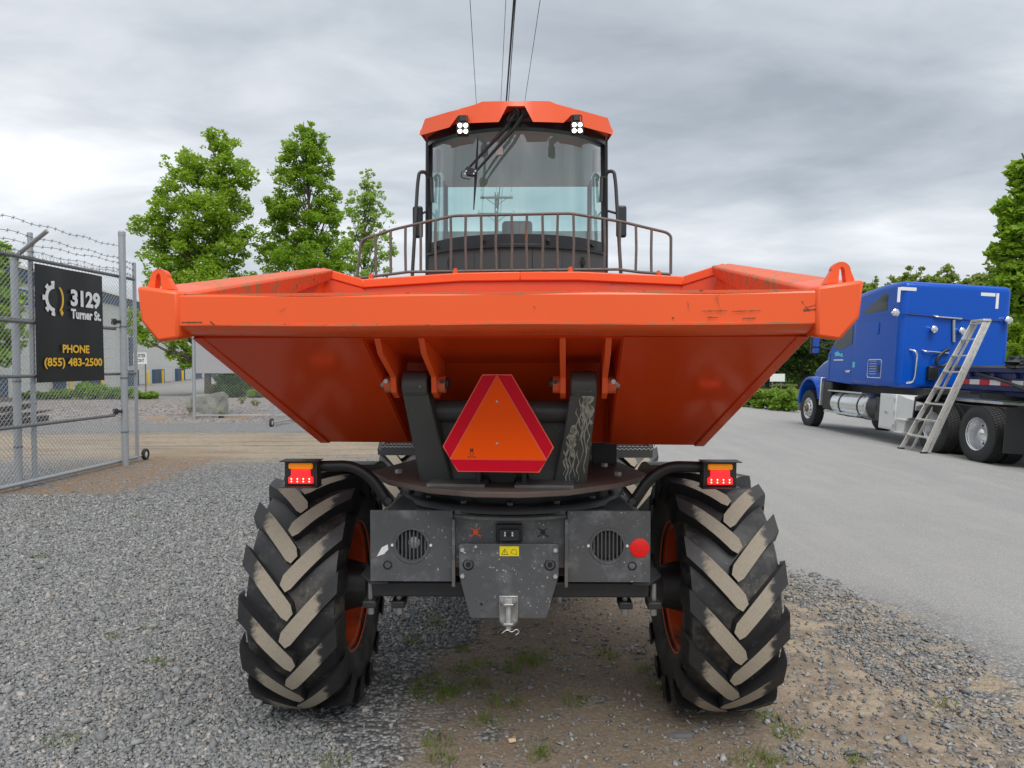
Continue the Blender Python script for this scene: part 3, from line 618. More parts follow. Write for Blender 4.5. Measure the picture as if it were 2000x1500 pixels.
# chassis front plates
YP = 2.985
def Lx(u, Y=YP): return (u - 1001) * Y / F
def holed(x0, x1, z0, z1, cx_, cz_, r, y, th, n=36):
    """flat panel with a round opening"""
    b = B(); ring = []; outr = []
    for k in range(n):
        t = 2 * math.pi * (k + .5) / n; c_, s_ = math.cos(t), math.sin(t); ring.append((cx_ + r * c_, cz_ + r * s_))
        kx = ((x1 - cx_) if c_ > 0 else (x0 - cx_)) / c_; kz = ((z1 - cz_) if s_ > 0 else (z0 - cz_)) / s_; q = min(kx, kz); outr.append((cx_ + q * c_, cz_ + q * s_))
    for yy, fl in ((y, 0), (y + th, 1)):
        o = len(b.v); b.v += [(p[0], yy, p[1]) for p in ring] + [(p[0], yy, p[1]) for p in outr]
        for k in range(n):
            j = (k + 1) % n; f = (o + k, o + j, o + n + j, o + n + k); b.f.append(f if not fl else f[::-1]); b.mi.append(0)
        for cxn, czn in ((x0, z0), (x1, z0), (x1, z1), (x0, z1)):
            ks = sorted(range(n), key=lambda k: (outr[k][0] - cxn) ** 2 + (outr[k][1] - czn) ** 2)[:2]; i0 = len(b.v); b.v.append((cxn, yy, czn)); b.f.append((i0, o + n + ks[0], o + n + ks[1])); b.mi.append(0)
    n2 = 2 * n + 4
    for k in range(n):
        j = (k + 1) % n; b.f.append((k, n2 + k, n2 + j, j)); b.mi.append(0)
    return b
ztop, zbot = PZ(998, YP), PZ(1136, YP)
for sg, u in ((-1, 807), (1, 1193)):
    xo, xi = sg * .592, sg * .243; gx_, gz_ = Lx(u), PZ(1065.5, YP); r = 31 * YP / F
    b = holed(min(xo, xi), max(xo, xi), zbot, ztop, gx_, gz_, r, YP, .012)
    pan = put(b, 'front_panel', 'plate_grey', D, smooth=30, label='scuffed dark grey front panel with round slotted opening')
    b = B(); b.lathe([(.0, r + .012), (-.004, r + .010), (-.004, r), (.01, r - .002)], (gx_, YP, gz_), 'Y', 40); put(b, 'grille_ring', 'plate_grey', pan)
    for k in range(8):
        x = gx_ + (-3.5 + k) * r * .245; h_ = math.sqrt(max(0, r * r - (x - gx_) ** 2)) + .002
        b = B(); b.bb(x - .0028, x + .0028, YP + .004, YP + .009, gz_ - h_, gz_ + h_); put(b, 'grille_bar', 'plate_grey', pan)
    b = B(); b.lathe([(0, r * .99), (.09, r * .97), (.09, 0)], (gx_, YP + .012, gz_), 'Y', 28); put(b, 'lamp_well', 'black_plastic', pan)
    if sg < 0:
        b = B(); b.lathe([(0, .034), (-.012, .031), (-.02, .016), (-.022, 0)], (gx_ + .004, YP + .06, gz_), 'Y', 24); put(b, 'lamp_lens', 'clear_lens', pan)
    for u2, v2 in ((-38, 0), (38, 0)):
        b = B(); b.lathe([(-.006, 0), (-.006, .005), (-.002, .0065), (0, .0065)], (gx_ + sx_(u2, YP), YP, gz_), 'Y', 12); put(b, 'screw', 'sign_white', pan)
    b = B(); b.lathe([(-.003, .019), (-.005, .017), (.0, .014), (.004, 0)], (Lx(759.5 if sg < 0 else 1241), YP, PZ(1104, YP)), 'Y', 20); put(b, 'rubber_plug', 'black_plastic', pan)
    xs_ = sg * .236; b = B(); b.bb(xs_ - .006, xs_ + .006, YP - .035, YP + .02, PZ(1136, YP), ztop - .03); put(b, 'stiffener_rib', 'plate_grey', D, bevel=.002)
    b = B(); b.loft([[(xs_ + o, y, z) for o, y in ((-.0065, YP - .039), (.0065, YP - .039), (.0065, YP - .035), (-.0065, YP - .035))] for z in (PZ(1141, YP), PZ(1090, YP))]); put(b, 'rusty_edge', 'worn_bar', D)
    for u2 in (725, 781) if sg < 0 else (1226, 1282):     # axle clamp bolts
        x = Lx(u2, 3.12); b = B(); b.cyl((x, 3.12, PZ(1138, 3.12)), (x, 3.12, PZ(1178, 3.12)), .013, 10); cl = put(b, 'clamp_bolt', 'steel', D)
        b = B(); b.bb(x - .03, x + .03, 3.08, 3.17, PZ(1184, 3.12), PZ(1170, 3.12)); put(b, 'clamp_plate', 'black_metal', cl, bevel=.006)
        b = B(); b.cyl((x, 3.12, PZ(1200, 3.12)), (x, 3.12, PZ(1184, 3.12)), .017, 6); put(b, 'clamp_nut', 'steel', cl, bevel=.003)
    b = B(); b.prismZ([(sg * .592, 2.99), (sg * .66, 3.10), (sg * .66, 3.22), (sg * .55, 3.22), (sg * .52, 2.998)], PZ(1142, 3.0), PZ(1136, 3.0)); put(b, 'clamp_bracket', 'black_metal', D, bevel=.003)
b = B(); b.bb(-.235, .235, YP + .012, YP + .024, PZ(1110, YP), ztop); cpan = put(b, 'centre_panel', 'plate_grey', D)
zr = PZ(1069.5, YP); b = B(); b.lathe([(-.006, 0), (-.006, .036), (-.004, .0405), (0, .0415)], (Lx(1255.5), YP, zr), 'Y', 36); put(b, 'red_reflector', 'reflector_red', D)
b = B(); b.add([(Lx(u), YP - .001, PZ(v_, YP)) for u, v_ in ((738, 1088), (748, 1070), (760, 1064), (761, 1074), (752, 1083))], [(0, 1, 2, 3, 4)]); put(b, 'torn_sticker', 'sign_white', D)
# hitch plate
YH = 2.955
hp = [(900, 1066), (905, 1063), (1093, 1063), (1097, 1066), (1097, 1125), (1073, 1206), (1070, 1208), (926, 1208), (922, 1206), (901, 1125)]
b = B(); b.loft([[(Lx(u, YH), y, PZ(v_, YH)) for u, v_ in hp] for y in (YH, YH + .014)]); hpl = put(b, 'hitch_plate', 'plate_grey', D, bevel=.002, label='scratched grey hitch plate tapering downwards')
for u, v_, r, mt in ((907.5, 1074, .0095, 'zinc'), (1090.5, 1074, .0095, 'zinc'), (907.5, 1125, .0095, 'zinc'), (1090.5, 1125, .0095, 'zinc'), (934, 1067.5, .006, 'zinc')):
    b = B(); b.cyl((Lx(u, YH), YH - .008, PZ(v_, YH)), (Lx(u, YH), YH, PZ(v_, YH)), r, 6); put(b, 'bolt', mt, hpl)
for u in (919, 1080):
    b = B(); b.lathe([(-.002, .024), (-.004, .020), (.002, .017), (.002, .012), (-.003, .010), (-.003, 0)], (Lx(u, YH), YH, PZ(1103, YH)), 'Y', 22); put(b, 'rubber_plug', 'black_plastic', hpl)
for u, v_, r in ((945, 1180, .006), (933.5, 1173.5, .0025), (957, 1173.5, .0025), (946, 1193, .0028)):
    b = B(); b.lathe([(0, r), (0, 0)], (Lx(u, YH), YH - .001, PZ(v_, YH)), 'Y', 12); put(b, 'drilled_hole', 'black_plastic', hpl)
b = B(); b.add([(Lx(u, YH), YH - .0012, PZ(v_, YH)) for u, v_ in ((981, 1086), (1019, 1086), (1019, 1067), (981, 1067))], [(0, 1, 2, 3)]); stk = put(b, 'warning_sticker', 'sticker_yellow', hpl)
b = B(); tq = [(991, 1071.5), (998, 1083.5), (984, 1083.5)]; ti = inset(tq, .78); Zq = lambda p: (Lx(p[0], YH), YH - .002, PZ(p[1], YH))
for i in range(3): b.add([Zq(tq[i]), Zq(tq[(i + 1) % 3]), Zq(ti[(i + 1) % 3]), Zq(ti[i])], [(0, 1, 2, 3)])
for a_, c_ in (((990.6, 1075.5), (991.4, 1080)), ((990.6, 1081), (991.4, 1082.2))): b.add([Zq(a_), Zq((c_[0], a_[1])), Zq(c_), Zq((a_[0], c_[1]))], [(0, 1, 2, 3)])
bk = [(1002.5, 1080.5), (1006, 1072.5), (1013, 1073), (1015.5, 1083.5)]; bi = inset(bk, .86)
for i in range(4): b.add([Zq(bk[i]), Zq(bk[(i + 1) % 4]), Zq(bi[(i + 1) % 4]), Zq(bi[i])], [(0, 1, 2, 3)])
put(b, 'sticker_print', 'black_plastic', stk, smooth=0)
# towing jaw
b = B(); jx = Lx(998.5, 2.9)
b.prismZ([(jx - .036, YH), (jx + .036, YH), (jx + .036, 2.92), (jx + .02, 2.895), (jx - .02, 2.895), (jx - .036, 2.92)], PZ(1180, 2.93), PZ(1176, 2.93) + .004)
b.prismZ([(jx - .036, YH), (jx + .036, YH), (jx + .036, 2.92), (jx + .02, 2.895), (jx - .02, 2.895), (jx - .036, 2.92)], PZ(1218, 2.93), PZ(1214, 2.93) + .004)
b.bb(jx - .04, jx + .04, YH - .012, YH, PZ(1219, 2.93), PZ(1163, 2.95)); jaw = put(b, 'towing_jaw', 'steel', D, bevel=.003)
b = B(); b.cyl((jx, 2.918, PZ(1230, 2.92)), (jx, 2.918, PZ(1170, 2.92)), .012, 12); b.cyl((jx, 2.918, PZ(1179, 2.92)), (jx, 2.918, PZ(1167, 2.92)), .019, 6); put(b, 'towing_pin', 'zinc', jaw, bevel=.002)
b = B(); z_ = PZ(1231, 2.92); b.tube(rnd([(jx - .025, 2.905, z_ - .006), (jx - .005, 2.905, z_ + .010), (jx + .012, 2.905, z_ - .004), (jx + .035, 2.905, z_ + .012), (jx + .047, 2.905, z_ - .002), (jx + .03, 2.905, z_ - .014)], .012), .0022, 6); put(b, 'spring_clip', 'chrome', jaw)
b = B()
for k in range(7): b.lathe([(-.001, .0035), (.001, .005), (.001, .0035)], (jx + .03 + .002 * math.sin(k), 2.90, PZ(1172, 2.92) - .011 * k), 'X' if k % 2 else 'Y', 8)
put(b, 'pin_chain', 'steel', jaw)
# camera module, plotted logos
b = B(); b.bb(Lx(974), Lx(1025), YP - .012, YP + .012, PZ(1057, YP), PZ(1023, YP)); cmod = put(b, 'camera_housing', 'black_plastic', D, bevel=.005)
b = B(); b.bb(Lx(981), Lx(1019), YP - .026, YP - .012, PZ(1054, YP), PZ(1032, YP)); put(b, 'camera_body', 'black_metal', cmod, bevel=.003)
b = B(); b.lathe([(-.004, 0), (-.004, .007), (0, .008)], (Lx(999), YP - .026, PZ(1041, YP)), 'Y', 16); put(b, 'camera_lens', 'dark_glass', cmod)
for u in (991.5, 1006):
    for v_ in (1038, 1042.7):
        b = B(); b.bb(Lx(u) - .003, Lx(u) + .003, YP - .0275, YP - .026, PZ(v_, YP) - .0038, PZ(v_, YP) + .0038); put(b, 'camera_diode', 'sign_white', cmod)
def splat(u, v_, mt):
    b = B(); c_ = (Lx(u), PZ(v_, YP)); k = YP / F
    b.add([(c_[0] + k * 5.2 * math.cos(t), YP + .010, c_[1] + k * 5.2 * math.sin(t)) for t in np.linspace(0, 2 * math.pi, 14)[:-1]], [tuple(range(13))])
    for ax, az in ((-1, 1), (1, 1), (-1, -1), (1, -1)):
        pts = [(2, 3.5), (7, 5), (10.5, 9), (9, 9.5), (5.5, 6.5), (1.5, 6)]
        if az < 0: pts = [(2.5, 3), (6, 5), (11, 6.5), (10, 10), (7.5, 9.5), (7, 7.5), (3, 6)]
        b.add([(c_[0] + ax * p[0] * k, YP + .009, c_[1] + az * p[1] * k) for p in pts], [tuple(range(len(pts)))])
    put(b, 'emblem', mt, cpan, smooth=0)
splat(933, 1040.5, 'orange'); splat(1066, 1040.5, 'black_plastic')
# axle and underframe
b = B(); b.bb(-.60, .60, 3.05, 3.35, PZ(1160, 3.1), PZ(1130, 3.1)); b.cyl((-.72, 3.62, .655), (.72, 3.62, .655), .095, 20); b.lathe([(-.16, .10), (-.10, .165), (.10, .165), (.16, .10)], (0, 3.62, .70), 'X', 24); put(b, 'front_axle', 'black_metal', D, bevel=.01)
b = B(); b.bb(-.56, .56, 3.03, 4.05, .80, 1.0); b.bb(-.34, .34, 4.05, 4.75, .72, 1.02); b.bb(-.62, .62, 4.7, 7.0, .62, 1.18); put(b, 'chassis_frame', 'black_metal', D, bevel=.01)
b = B(); b.cyl((-.72, 6.35, .6), (.72, 6.35, .6), .10, 16); put(b, 'rear_axle', 'black_metal', D)
b = B(); b.bb(-.62, .62, 6.2, 7.4, 1.18, 2.15); put(b, 'engine_cover', 'orange', D, bevel=.08, seg=4)

# wheels
def lug_mesh(side):
    b = B(); rings = []; K = 10
    for i in range(K):
        u = i / (K - 3); u_ = min(u, 1)
        u_ = (0, .075, .16, .28, .42, .58, .75, 1.0, 1, 1)[i]; x = -.022 + .272 * u_; a = .262 * u_ ** .95; w = (.044 + .004 * u_) * (.60 if i == 0 else 1.0)
        rt = .585 - .020 * (x / .25) ** 2; rb = .528 - .03 * (x / .25) ** 2
        if i == K - 2: x, rt, rb, a = .262, .535, .47, .275
        if i == K - 1: x, rt, rb, a = .268, .485, .45, .285
        if i == 0: a -= .004
        ring = []
        sq = max(0., 1 - u_ * 1.25); wp = w * (1 - .25 * sq)          # nose cut square across the bar, shoulder end cut along the rim
        for (q, r) in ((-1.22, rb), (-1, rt), (1, rt), (1.22, rb)):
            t = (a + q * wp * (1 - .22 * sq)) / .57; ring.append((side * (x - q * wp * .74 * sq) * .86, -r * math.cos(t), r * math.sin(t)))
        rings.append(ring if side > 0 else ring[::-1])
    b.loft(rings); me = mesh_of('tread_lug', b, 'lug_rubber', 25)
    at = me.attributes.new('tone', 'FLOAT', 'FACE'); at.data.foreach_set('value', [1. if (i < (K - 1) * 4 and i % 4 == 1) else 0. for i in range(len(me.polygons))]); return me
LUG = {1: lug_mesh(1), -1: lug_mesh(-1)}
tb = B(); tb.lathe([(-.19, .315), (-.225, .345), (-.252, .42), (-.248, .475), (-.225, .515), (-.12, .535), (0, .54), (.12, .535), (.225, .515), (.248, .475), (.252, .42), (.225, .345), (.19, .315)], n=72); tb.v = [(x * .86, y, z) for x, y, z in tb.v]
TY = mesh_of('tyre', tb, 'rubber', 40)
rb_ = B(); rb_.lathe([(-.20, .318), (-.21, .338), (-.198, .342), (-.185, .325), (-.17, .30), (-.06, .275), (.03, .265), (.05, .255), (.055, .12), (.07, .11), (.07, 0)], n=48); rb_.lathe([(.07, .0), (.06, .255), (.12, .275), (.185, .325), (.198, .342), (.21, .338), (.20, .318)], n=48); rb_.v = [(x * .86, y, z) for x, y, z in rb_.v]
RIM = mesh_of('rim', rb_, 'orange_rim', 40)
hb = B(); hb.lathe([(-.24, .0), (-.24, .10), (-.05, .15), (.05, .16)], n=24); HUB = mesh_of('hub', hb, 'black_metal', 40)
def wheel(x, y, phase):
    sg = 1 if x > 0 else -1
    t = bpy.data.objects.new('tyre', TY); COL.objects.link(t); t.parent = D; t.location = (x - .0, y - 3.6, .578); FR[t] = Vector((x, y, .578))
    for nm, me in (('rim', RIM), ('hub', HUB)):
        o = bpy.data.objects.new(nm, me); COL.objects.link(o); o.parent = t; o.rotation_euler = (0, 0, 0 if sg > 0 else math.pi)
    for k in range(15):
        for s2 in (1, -1):
            o = bpy.data.objects.new('tread_lug', LUG[s2]); COL.objects.link(o); o.parent = t; o.rotation_euler = (-R(phase + 24 * k + (12 if s2 > 0 else 0)), 0, 0)
for x, y, ph in ((-.985, 3.62, 4), (.985, 3.62, 9), (-.96, 6.35, 2), (.96, 6.35, 7)): wheel(x, y, ph)
# fender arms, fenders and tail lamps
for sg in (-1, 1):
    YL = 2.98; xl = Lx(588.5 if sg < 0 else 1412, YL)
    zc_ = PZ(915, YL)
    pth = [(xl + -sg * .05, YL + .05, zc_), (sg * .68, YL + .06, zc_ + .002), (sg * .60, YL + .07, zc_ - .05), (sg * .525, YL + .08, PZ(992, YL))]
    b = B(); b.tube(rnd(pth, .09, 6), .024, 12); arm = put(b, 'lamp_arm', 'black_plastic', D, smooth=60)
    b = B(); b.lathe([(0, 0), (0, .015), (.02, .015), (.02, 0)], (sg * .52, YL + .03, PZ(982, YL)), 'Y', 12); put(b, 'arm_bolt', 'black_metal', arm)
    b = B(); rr = .615; ang = np.linspace(R(84), R(130), 12)
    b.loft([[(sg * xx, 3.62 - r * math.cos(a), .578 + r * math.sin(a) + .035 * 0) for xx, r in ((.69, rr + .012), (.95, rr + .012), (.95, rr + .017), (.69, rr + .017))] for a in ang]); put(b, 'fender', 'black_plastic', D, smooth=50)
    b = B(); hw, hh = .071, .053; z_ = PZ(926, YL)
    b.bb(xl - hw, xl + hw, YL + .01, YL + .05, z_ - hh, z_ + hh); b.bb(xl - hw - .01, xl + hw + .012, YL - .03, YL + .05, z_ + hh, z_ + hh + .004); b.bb(xl - hw - .012, xl + hw + .01, YL - .03, YL + .05, z_ - hh - .004, z_ - hh)
    b.bb(xl - sg * hw, xl - sg * (hw + .004), YL - .02, YL + .05, z_ - hh, z_ + hh); lamp = put(b, 'tail_lamp', 'black_metal', D, bevel=.002, label='square tail lamp glowing red below an amber strip')
    b = B(); b.bb(xl - .052, xl + .052, YL - .004, YL + .012, z_ + .018, z_ + .044); put(b, 'amber_lens', 'led_amber', lamp, bevel=.010, seg=3)
    b = B(); b.prismY([(xl - .052, z_ - .042), (xl + .052, z_ - .042), (xl + .052, z_ - .016), (xl + .040, z_ - .010), (xl + .040, z_ + .017), (xl - .040, z_ + .017), (xl - .040, z_ - .010), (xl - .052, z_ - .016)], YL - .004, YL + .012); put(b, 'red_lens', 'led_red', lamp, bevel=.004)
    for k in range(4):
        for q in (-.0215, -.033):
            b = B(); b.lathe([(-.0025, 0), (-.0025, .0022), (0, .0030)], (xl - .038 + .0253 * k, YL - .004, z_ + q), 'Y', 8); put(b, 'diode', 'led_dot', lamp)
# steps to the cab
for sg in (-1, 1):
    b = B(); x0, x1 = (.62, .945) if sg < 0 else (.60, .97); zt_ = PZ(868 if sg < 0 else 872, 5.0)
    b.bb(sg * x0, sg * x1, 5.0, 5.02, zt_ - .075, zt_); b.bb(sg * x0, sg * x1, 5.0, 5.26, zt_ - .079, zt_ - .075); b.bb(sg * x1, sg * (x1 - .01), 5.02, 5.26, zt_ - .075, zt_); b.bb(sg * x0, sg * x1, 5.24, 5.26, zt_ - .075, zt_)
    stp = put(b, 'cab_step', 'cab_grey', D, bevel=.003)
    for r_ in range(2):
        b = B(); pts = []
        for k in range(25): pts.append((sg * (x0 + (x1 - x0) * k / 24), 4.999 + .09 * r_, zt_ - .012 - .012 * (k % 2) + .006 * r_))
        b.tube(pts, .003, 5); put(b, 'tread_strip', 'zinc', stp, smooth=0)

# cab
CX = .012
def yc(x, y0=4.6, r=.68): return y0 + r - math.sqrt(max(.0, r * r - min(abs(x), r * .999) ** 2))
HW = .605
xs_ = np.linspace(-HW, HW, 33)
zb0 = PZ(458, 4.6); zt0 = PZ(243, 4.6)
b = B(); b.loft([[(x + CX, yc(x), zb0), (x + CX, yc(x) + .045, zt0)] for x in xs_], False, False); ws = put(b, 'windscreen', 'cab_glass', D, smooth=80, label='curved greenish windscreen of the dumper cab')
b = B(); b.loft([[(x * 1.02 + CX, yc(x) - .012, z) if k < 2 else (x * 1.02 + CX, yc(x) + .03, z) for k, z in enumerate((1.35, zb0 - .075, zb0 - .075, 1.35))] for x in np.linspace(-HW, HW, 33)]); lp = put(b, 'lower_cab_panel', 'cab_grey', D, smooth=50)
for x in (-.27, -.105, .105, .30):
    b = B(); b.bb(x + CX - .0025, x + CX + .0025, yc(x) - .0145, yc(x) - .010, 1.7, zb0 - .08); put(b, 'panel_joint', 'black_plastic', lp)
for x in (-.445, .445):
    b = B(); z = PZ(520, 4.8); b.bb(x + CX - .006, x + CX + .006, yc(x) - .04, yc(x) - .005, z - .10, z + .05); b.bb(x + CX - .012, x + CX + .012, yc(x) - .045, yc(x) - .03, z + .0, z + .03); put(b, 'panel_latch', 'black_plastic', lp)
b = B(); b.loft([[(x * 1.03 + CX, yc(x) - .028, zb0 - .085), (x * 1.03 + CX, yc(x) - .028, zb0 - .07), (x + CX, yc(x) - .006, zb0 - .055), (x + CX, yc(x) - .004, zb0 + .004), (x + CX, yc(x) + .03, zb0 + .004), (x + CX, yc(x) + .03, zb0 - .085)] for x in xs_]); put(b, 'windscreen_sill', 'black_plastic', D, smooth=30)
for x in (-.56, -.22, .21, .52):
    b = B(); b.cyl((x + CX, yc(x) - .045, zb0 - .035), (x + CX, yc(x) - .0, zb0 - .035), .012, 8); put(b, 'glass_clip', 'black_metal', D)
b = B(); b.loft([[(x + CX, yc(x) - .018, PZ(250, 4.6)), (x + CX, yc(x) - .018, PZ(203, 4.6)), (x + CX, yc(x) + .05, PZ(203, 4.6)), (x + CX, yc(x) + .055, PZ(250, 4.6))] for x in np.linspace(-.615, .615, 25)]); put(b, 'roof_header', 'black_plastic', D, smooth=40)
offs = [0, 17, 33, 65, 78, 92, 107, 112, 129, 177, 187.5]; vb = [207, 207, 238, 239, 239.5, 240, 225, 225, 248, 261, 264]; vt = [196, 196, 196, 196.5, 202, 206, 210, 212, 216, 230, 259]
st_ = []
for o, a, c in zip(offs, vb, vt):
    x0 = o * 4.5 / F; Yf = yc(x0, 4.47, .75); x = o * Yf / F; zr_ = PZ(200 + 18 * (o / 187) ** 2, 4.5)
    st_.append((x, Yf, PZ(a, Yf), PZ(c, Yf), zr_))
rings = []
for sg, seq in ((-1, st_[::-1]), (1, st_[1:] if True else st_)):
    for x, Yf, za_, zc2, zr_ in seq:
        rings.append([(sg * x + CX, Yf, za_), (sg * x + CX, Yf + .012, zc2), (sg * x * .98 + CX, Yf + .32, max(zc2, zr_ - .05) + .02), (sg * x * .95 + CX, 6.25, zr_ - .02), (sg * x * .95 + CX, 6.25, zt0 + .035), (sg * x + CX, Yf + .03, max(za_, zt0 + .035))])
b = B(); b.loft(rings); put(b, 'cab_roof', 'orange_roof', D, smooth=22, label='angular orange cab roof with cut-outs for lamps and wiper')
b = B(); b.loft([[(x + CX, yc(x) + .06, zt0 + .005), (x + CX, yc(x) + .06, zt0 + .02), (x + CX, 6.1, zt0 - .015), (x + CX, 6.1, zt0 - .03)] for x in np.linspace(-.6, .6, 21)]); put(b, 'headliner', 'liner', D, smooth=40)
for sg in (-1, 1):
    b = B(); xx = sg * (HW + .008) + CX; y0 = yc(HW)
    b.tube([(xx, y0 + .01, 1.5), (xx, y0 + .01, zb0), (xx, y0 + .05, zt0 + .02)], .024, 8); put(b, 'front_pillar', 'black_plastic', D)
    b = B(); b.bb(xx - .02, xx + .02, 6.06, 6.12, 1.3, zt0 + .02); put(b, 'rear_pillar', 'black_plastic', D, bevel=.006)
    b = B(); b.bb(xx - .003, xx + .003, y0 + .04, 6.07, 1.9, zt0); put(b, 'side_glass', 'side_glass', D)
    b = B(); b.bb(xx - .012, xx + .012, y0 + .02, 6.07, 1.3, 1.9); put(b, 'door_panel', 'cab_grey', D, bevel=.01)
    b = B(); xi = xx - sg * .055; b.bb(xi - .028, xi + .028, y0 + .0, y0 + .05, PZ(336, 5.0), PZ(293, 5.0)); put(b, 'inner_speaker', 'black_plastic', D, bevel=.005)
    b = B(); xh = xx + sg * .055; b.tube(rnd([(xx - sg * .0, y0 - .01, PZ(349, 5)), (xx + sg * .012, y0 - .03, PZ(340, 5)), (xh, y0 - .05, PZ(341, 5)), (xh + sg * .012, y0 - .05, PZ(365, 5)), (xh + sg * .055, y0 - .04, PZ(552, 5)), (xx, y0 - .0, PZ(565, 5))], .04), .0125, 8); put(b, 'grab_handle', 'cab_grey', D, smooth=60)
    b = B(); b.tube([(xx, y0 - .02, PZ(352, 5)), (xx - sg * .03, y0 - .05, PZ(352, 5)), (xx - sg * .035, y0 - .05, PZ(400, 5))], .011, 8); put(b, 'hinge_arm', 'cab_grey', D)
    # mirrors
    um = 811 if sg < 0 else 1207; Ym = 4.93; xm = PX(um, Ym); z0, z1 = PZ(464, Ym), PZ(401, Ym)
    b = B(); b.bb(xm - .036, xm + .036, Ym, Ym + .035, z0, z1); mir_ = put(b, 'mirror', 'black_plastic', D, bevel=.018, seg=3)
    b = B(); b.bb(xm - .029, xm + .029, Ym - .002, Ym + .004, z0 + .014, z1 - .014); put(b, 'mirror_glass', 'dark_glass', mir_)
    b = B(); b.tube([(xm, Ym + .03, (z0 + z1) / 2 + .05), (xx, y0 + .02, (z0 + z1) / 2 + .09)], .009, 6); put(b, 'mirror_arm', 'black_plastic', mir_)
    # work lamps
    ul = 901 if sg < 0 else 1122; Yl = 4.49; xl = PX(ul, Yl); zl = PZ(250, Yl)
    b = B(); b.bb(xl - .040, xl + .040, Yl, Yl + .05, zl - .042, zl + .042); wl = put(b, 'work_lamp', 'black_metal', D, bevel=.014, seg=3, label='square four-diode work lamp switched on under the roof edge')
    b = B(); b.tube(rnd([(xl - .03, Yl + .02, zl + .04), (xl - .03, Yl + .02, zl + .085), (xl + .03, Yl + .02, zl + .085), (xl + .03, Yl + .02, zl + .04)], .012), .004, 6); b.bb(xl - .02, xl + .02, Yl + .01, Yl + .12, zl + .05, zl + .085); put(b, 'lamp_bracket', 'black_metal', wl)
    for ax in (-1, 1):
        for az in (-1, 1):
            b = B(); b.lathe([(-.004, 0), (-.004, .0105), (0, .0135)], (xl + ax * .0182, Yl, zl + az * .0182), 'Y', 14); put(b, 'lamp_diode', 'led_white', wl)
b = B(); b.bb(-.598 + CX, .598 + CX, 6.10, 6.106, PZ(452, 6.1), PZ(356, 6.1)); put(b, 'rear_window', 'side_glass', D)
b = B(); b.bb(-.6 + CX, .6 + CX, 6.09, 6.12, 1.3, PZ(452, 6.1)); b.bb(-.6 + CX, .6 + CX, 6.09, 6.12, PZ(357, 6.1), zt0); put(b, 'rear_wall', 'liner', D)
b = B(); b.bb(-.6 + CX, .6 + CX, 4.95, 6.1, 1.3, 1.36); put(b, 'cab_floor', 'black_plastic', D)
b = B(); b.bb(-.12 + CX, .12 + CX, 5.62, 5.72, 1.95, PZ(434, 5.7)); b.bb(-.25 + CX, .25 + CX, 5.25, 5.72, 1.75, 1.95); b.bb(-.2 + CX, .2 + CX, 5.4, 5.6, 1.36, 1.75); put(b, 'seat', 'black_plastic', D, bevel=.03, seg=3)
b = B(); b.lathe([(-.012, .17), (0, .182), (.012, .17), (0, .158)], (CX, 5.12, 2.30), 'Z', 32); b.cyl((CX, 5.05, 1.4), (CX, 5.12, 2.30), .03, 10); b.tube([(CX - .17, 5.12, 2.3), (CX + .17, 5.12, 2.3)], .012, 6); put(b, 'steering_wheel', 'black_plastic', D, smooth=60)
# wiper
Yw = 4.53
def Wp(u, v_, y=Yw): return (PX(u, y), y, PZ(v_, y))
b = B(); b.prismY([(PX(u, 4.56), PZ(v_, 4.56)) for u, v_ in ((996, 208), (1027, 208), (1042, 236), (985, 236))], 4.55, 4.60); wp = put(b, 'wiper_mount', 'cab_grey', D)
for p0, p1, p2 in (((1004, 219), (984, 250), (909, 331)), ((1020, 219), (999, 252), (925, 336))):
    b = B(); b.tube([Wp(*p0), Wp(*p1), Wp(*p2, 4.57)], [.016, .014, .007], 8); b.cyl(Wp(*p0, 4.51), Wp(*p0, 4.56), .022, 14); put(b, 'wiper_arm', 'black_plastic', wp, smooth=50)
b = B(); b.prismY([(PX(u, 4.57), PZ(v_, 4.57)) for u, v_ in ((904, 331), (910, 325), (930, 332), (928, 340), (920, 345), (908, 343))], 4.555, 4.585); put(b, 'wiper_knuckle', 'black_plastic', wp, bevel=.004)
b = B(); b.tube([(PX(929.5, 4.6), 4.605, PZ(268, 4.6)), (PX(926, 4.6), 4.60, PZ(338, 4.6)), (PX(921.5, 4.59), 4.59, PZ(410, 4.6))], [.005, .011, .004], 6); put(b, 'wiper_blade', 'black_plastic', wp)
for u, v_ in ((907, 334), (925, 334), (905, 339), (922, 339)):
    b = B(); b.lathe([(-.004, 0), (-.004, .006), (0, .006)], (PX(u, 4.555), 4.555, PZ(v_, 4.555)), 'Y', 10); put(b, 'screw', 'zinc', wp)
b = B(); b.tube(rnd([Wp(990, 213, 4.5), Wp(1003, 211, 4.48), Wp(1011, 219, 4.48), Wp(1005, 232, 4.49), Wp(986, 240, 4.51)], .03), .0035, 6); b.tube(rnd([Wp(906, 332, 4.56), Wp(897, 336, 4.55), Wp(898, 347, 4.55), Wp(914, 350, 4.56)], .03), .003, 6); put(b, 'washer_hose', 'black_plastic', wp, smooth=60)
b = B(); b.bb(PX(972, 4.62) - .02, PX(972, 4.62) + .02, 4.63, 4.634, PZ(301, 4.62), PZ(287, 4.62)); put(b, 'windscreen_sticker', 'sign_white', D)

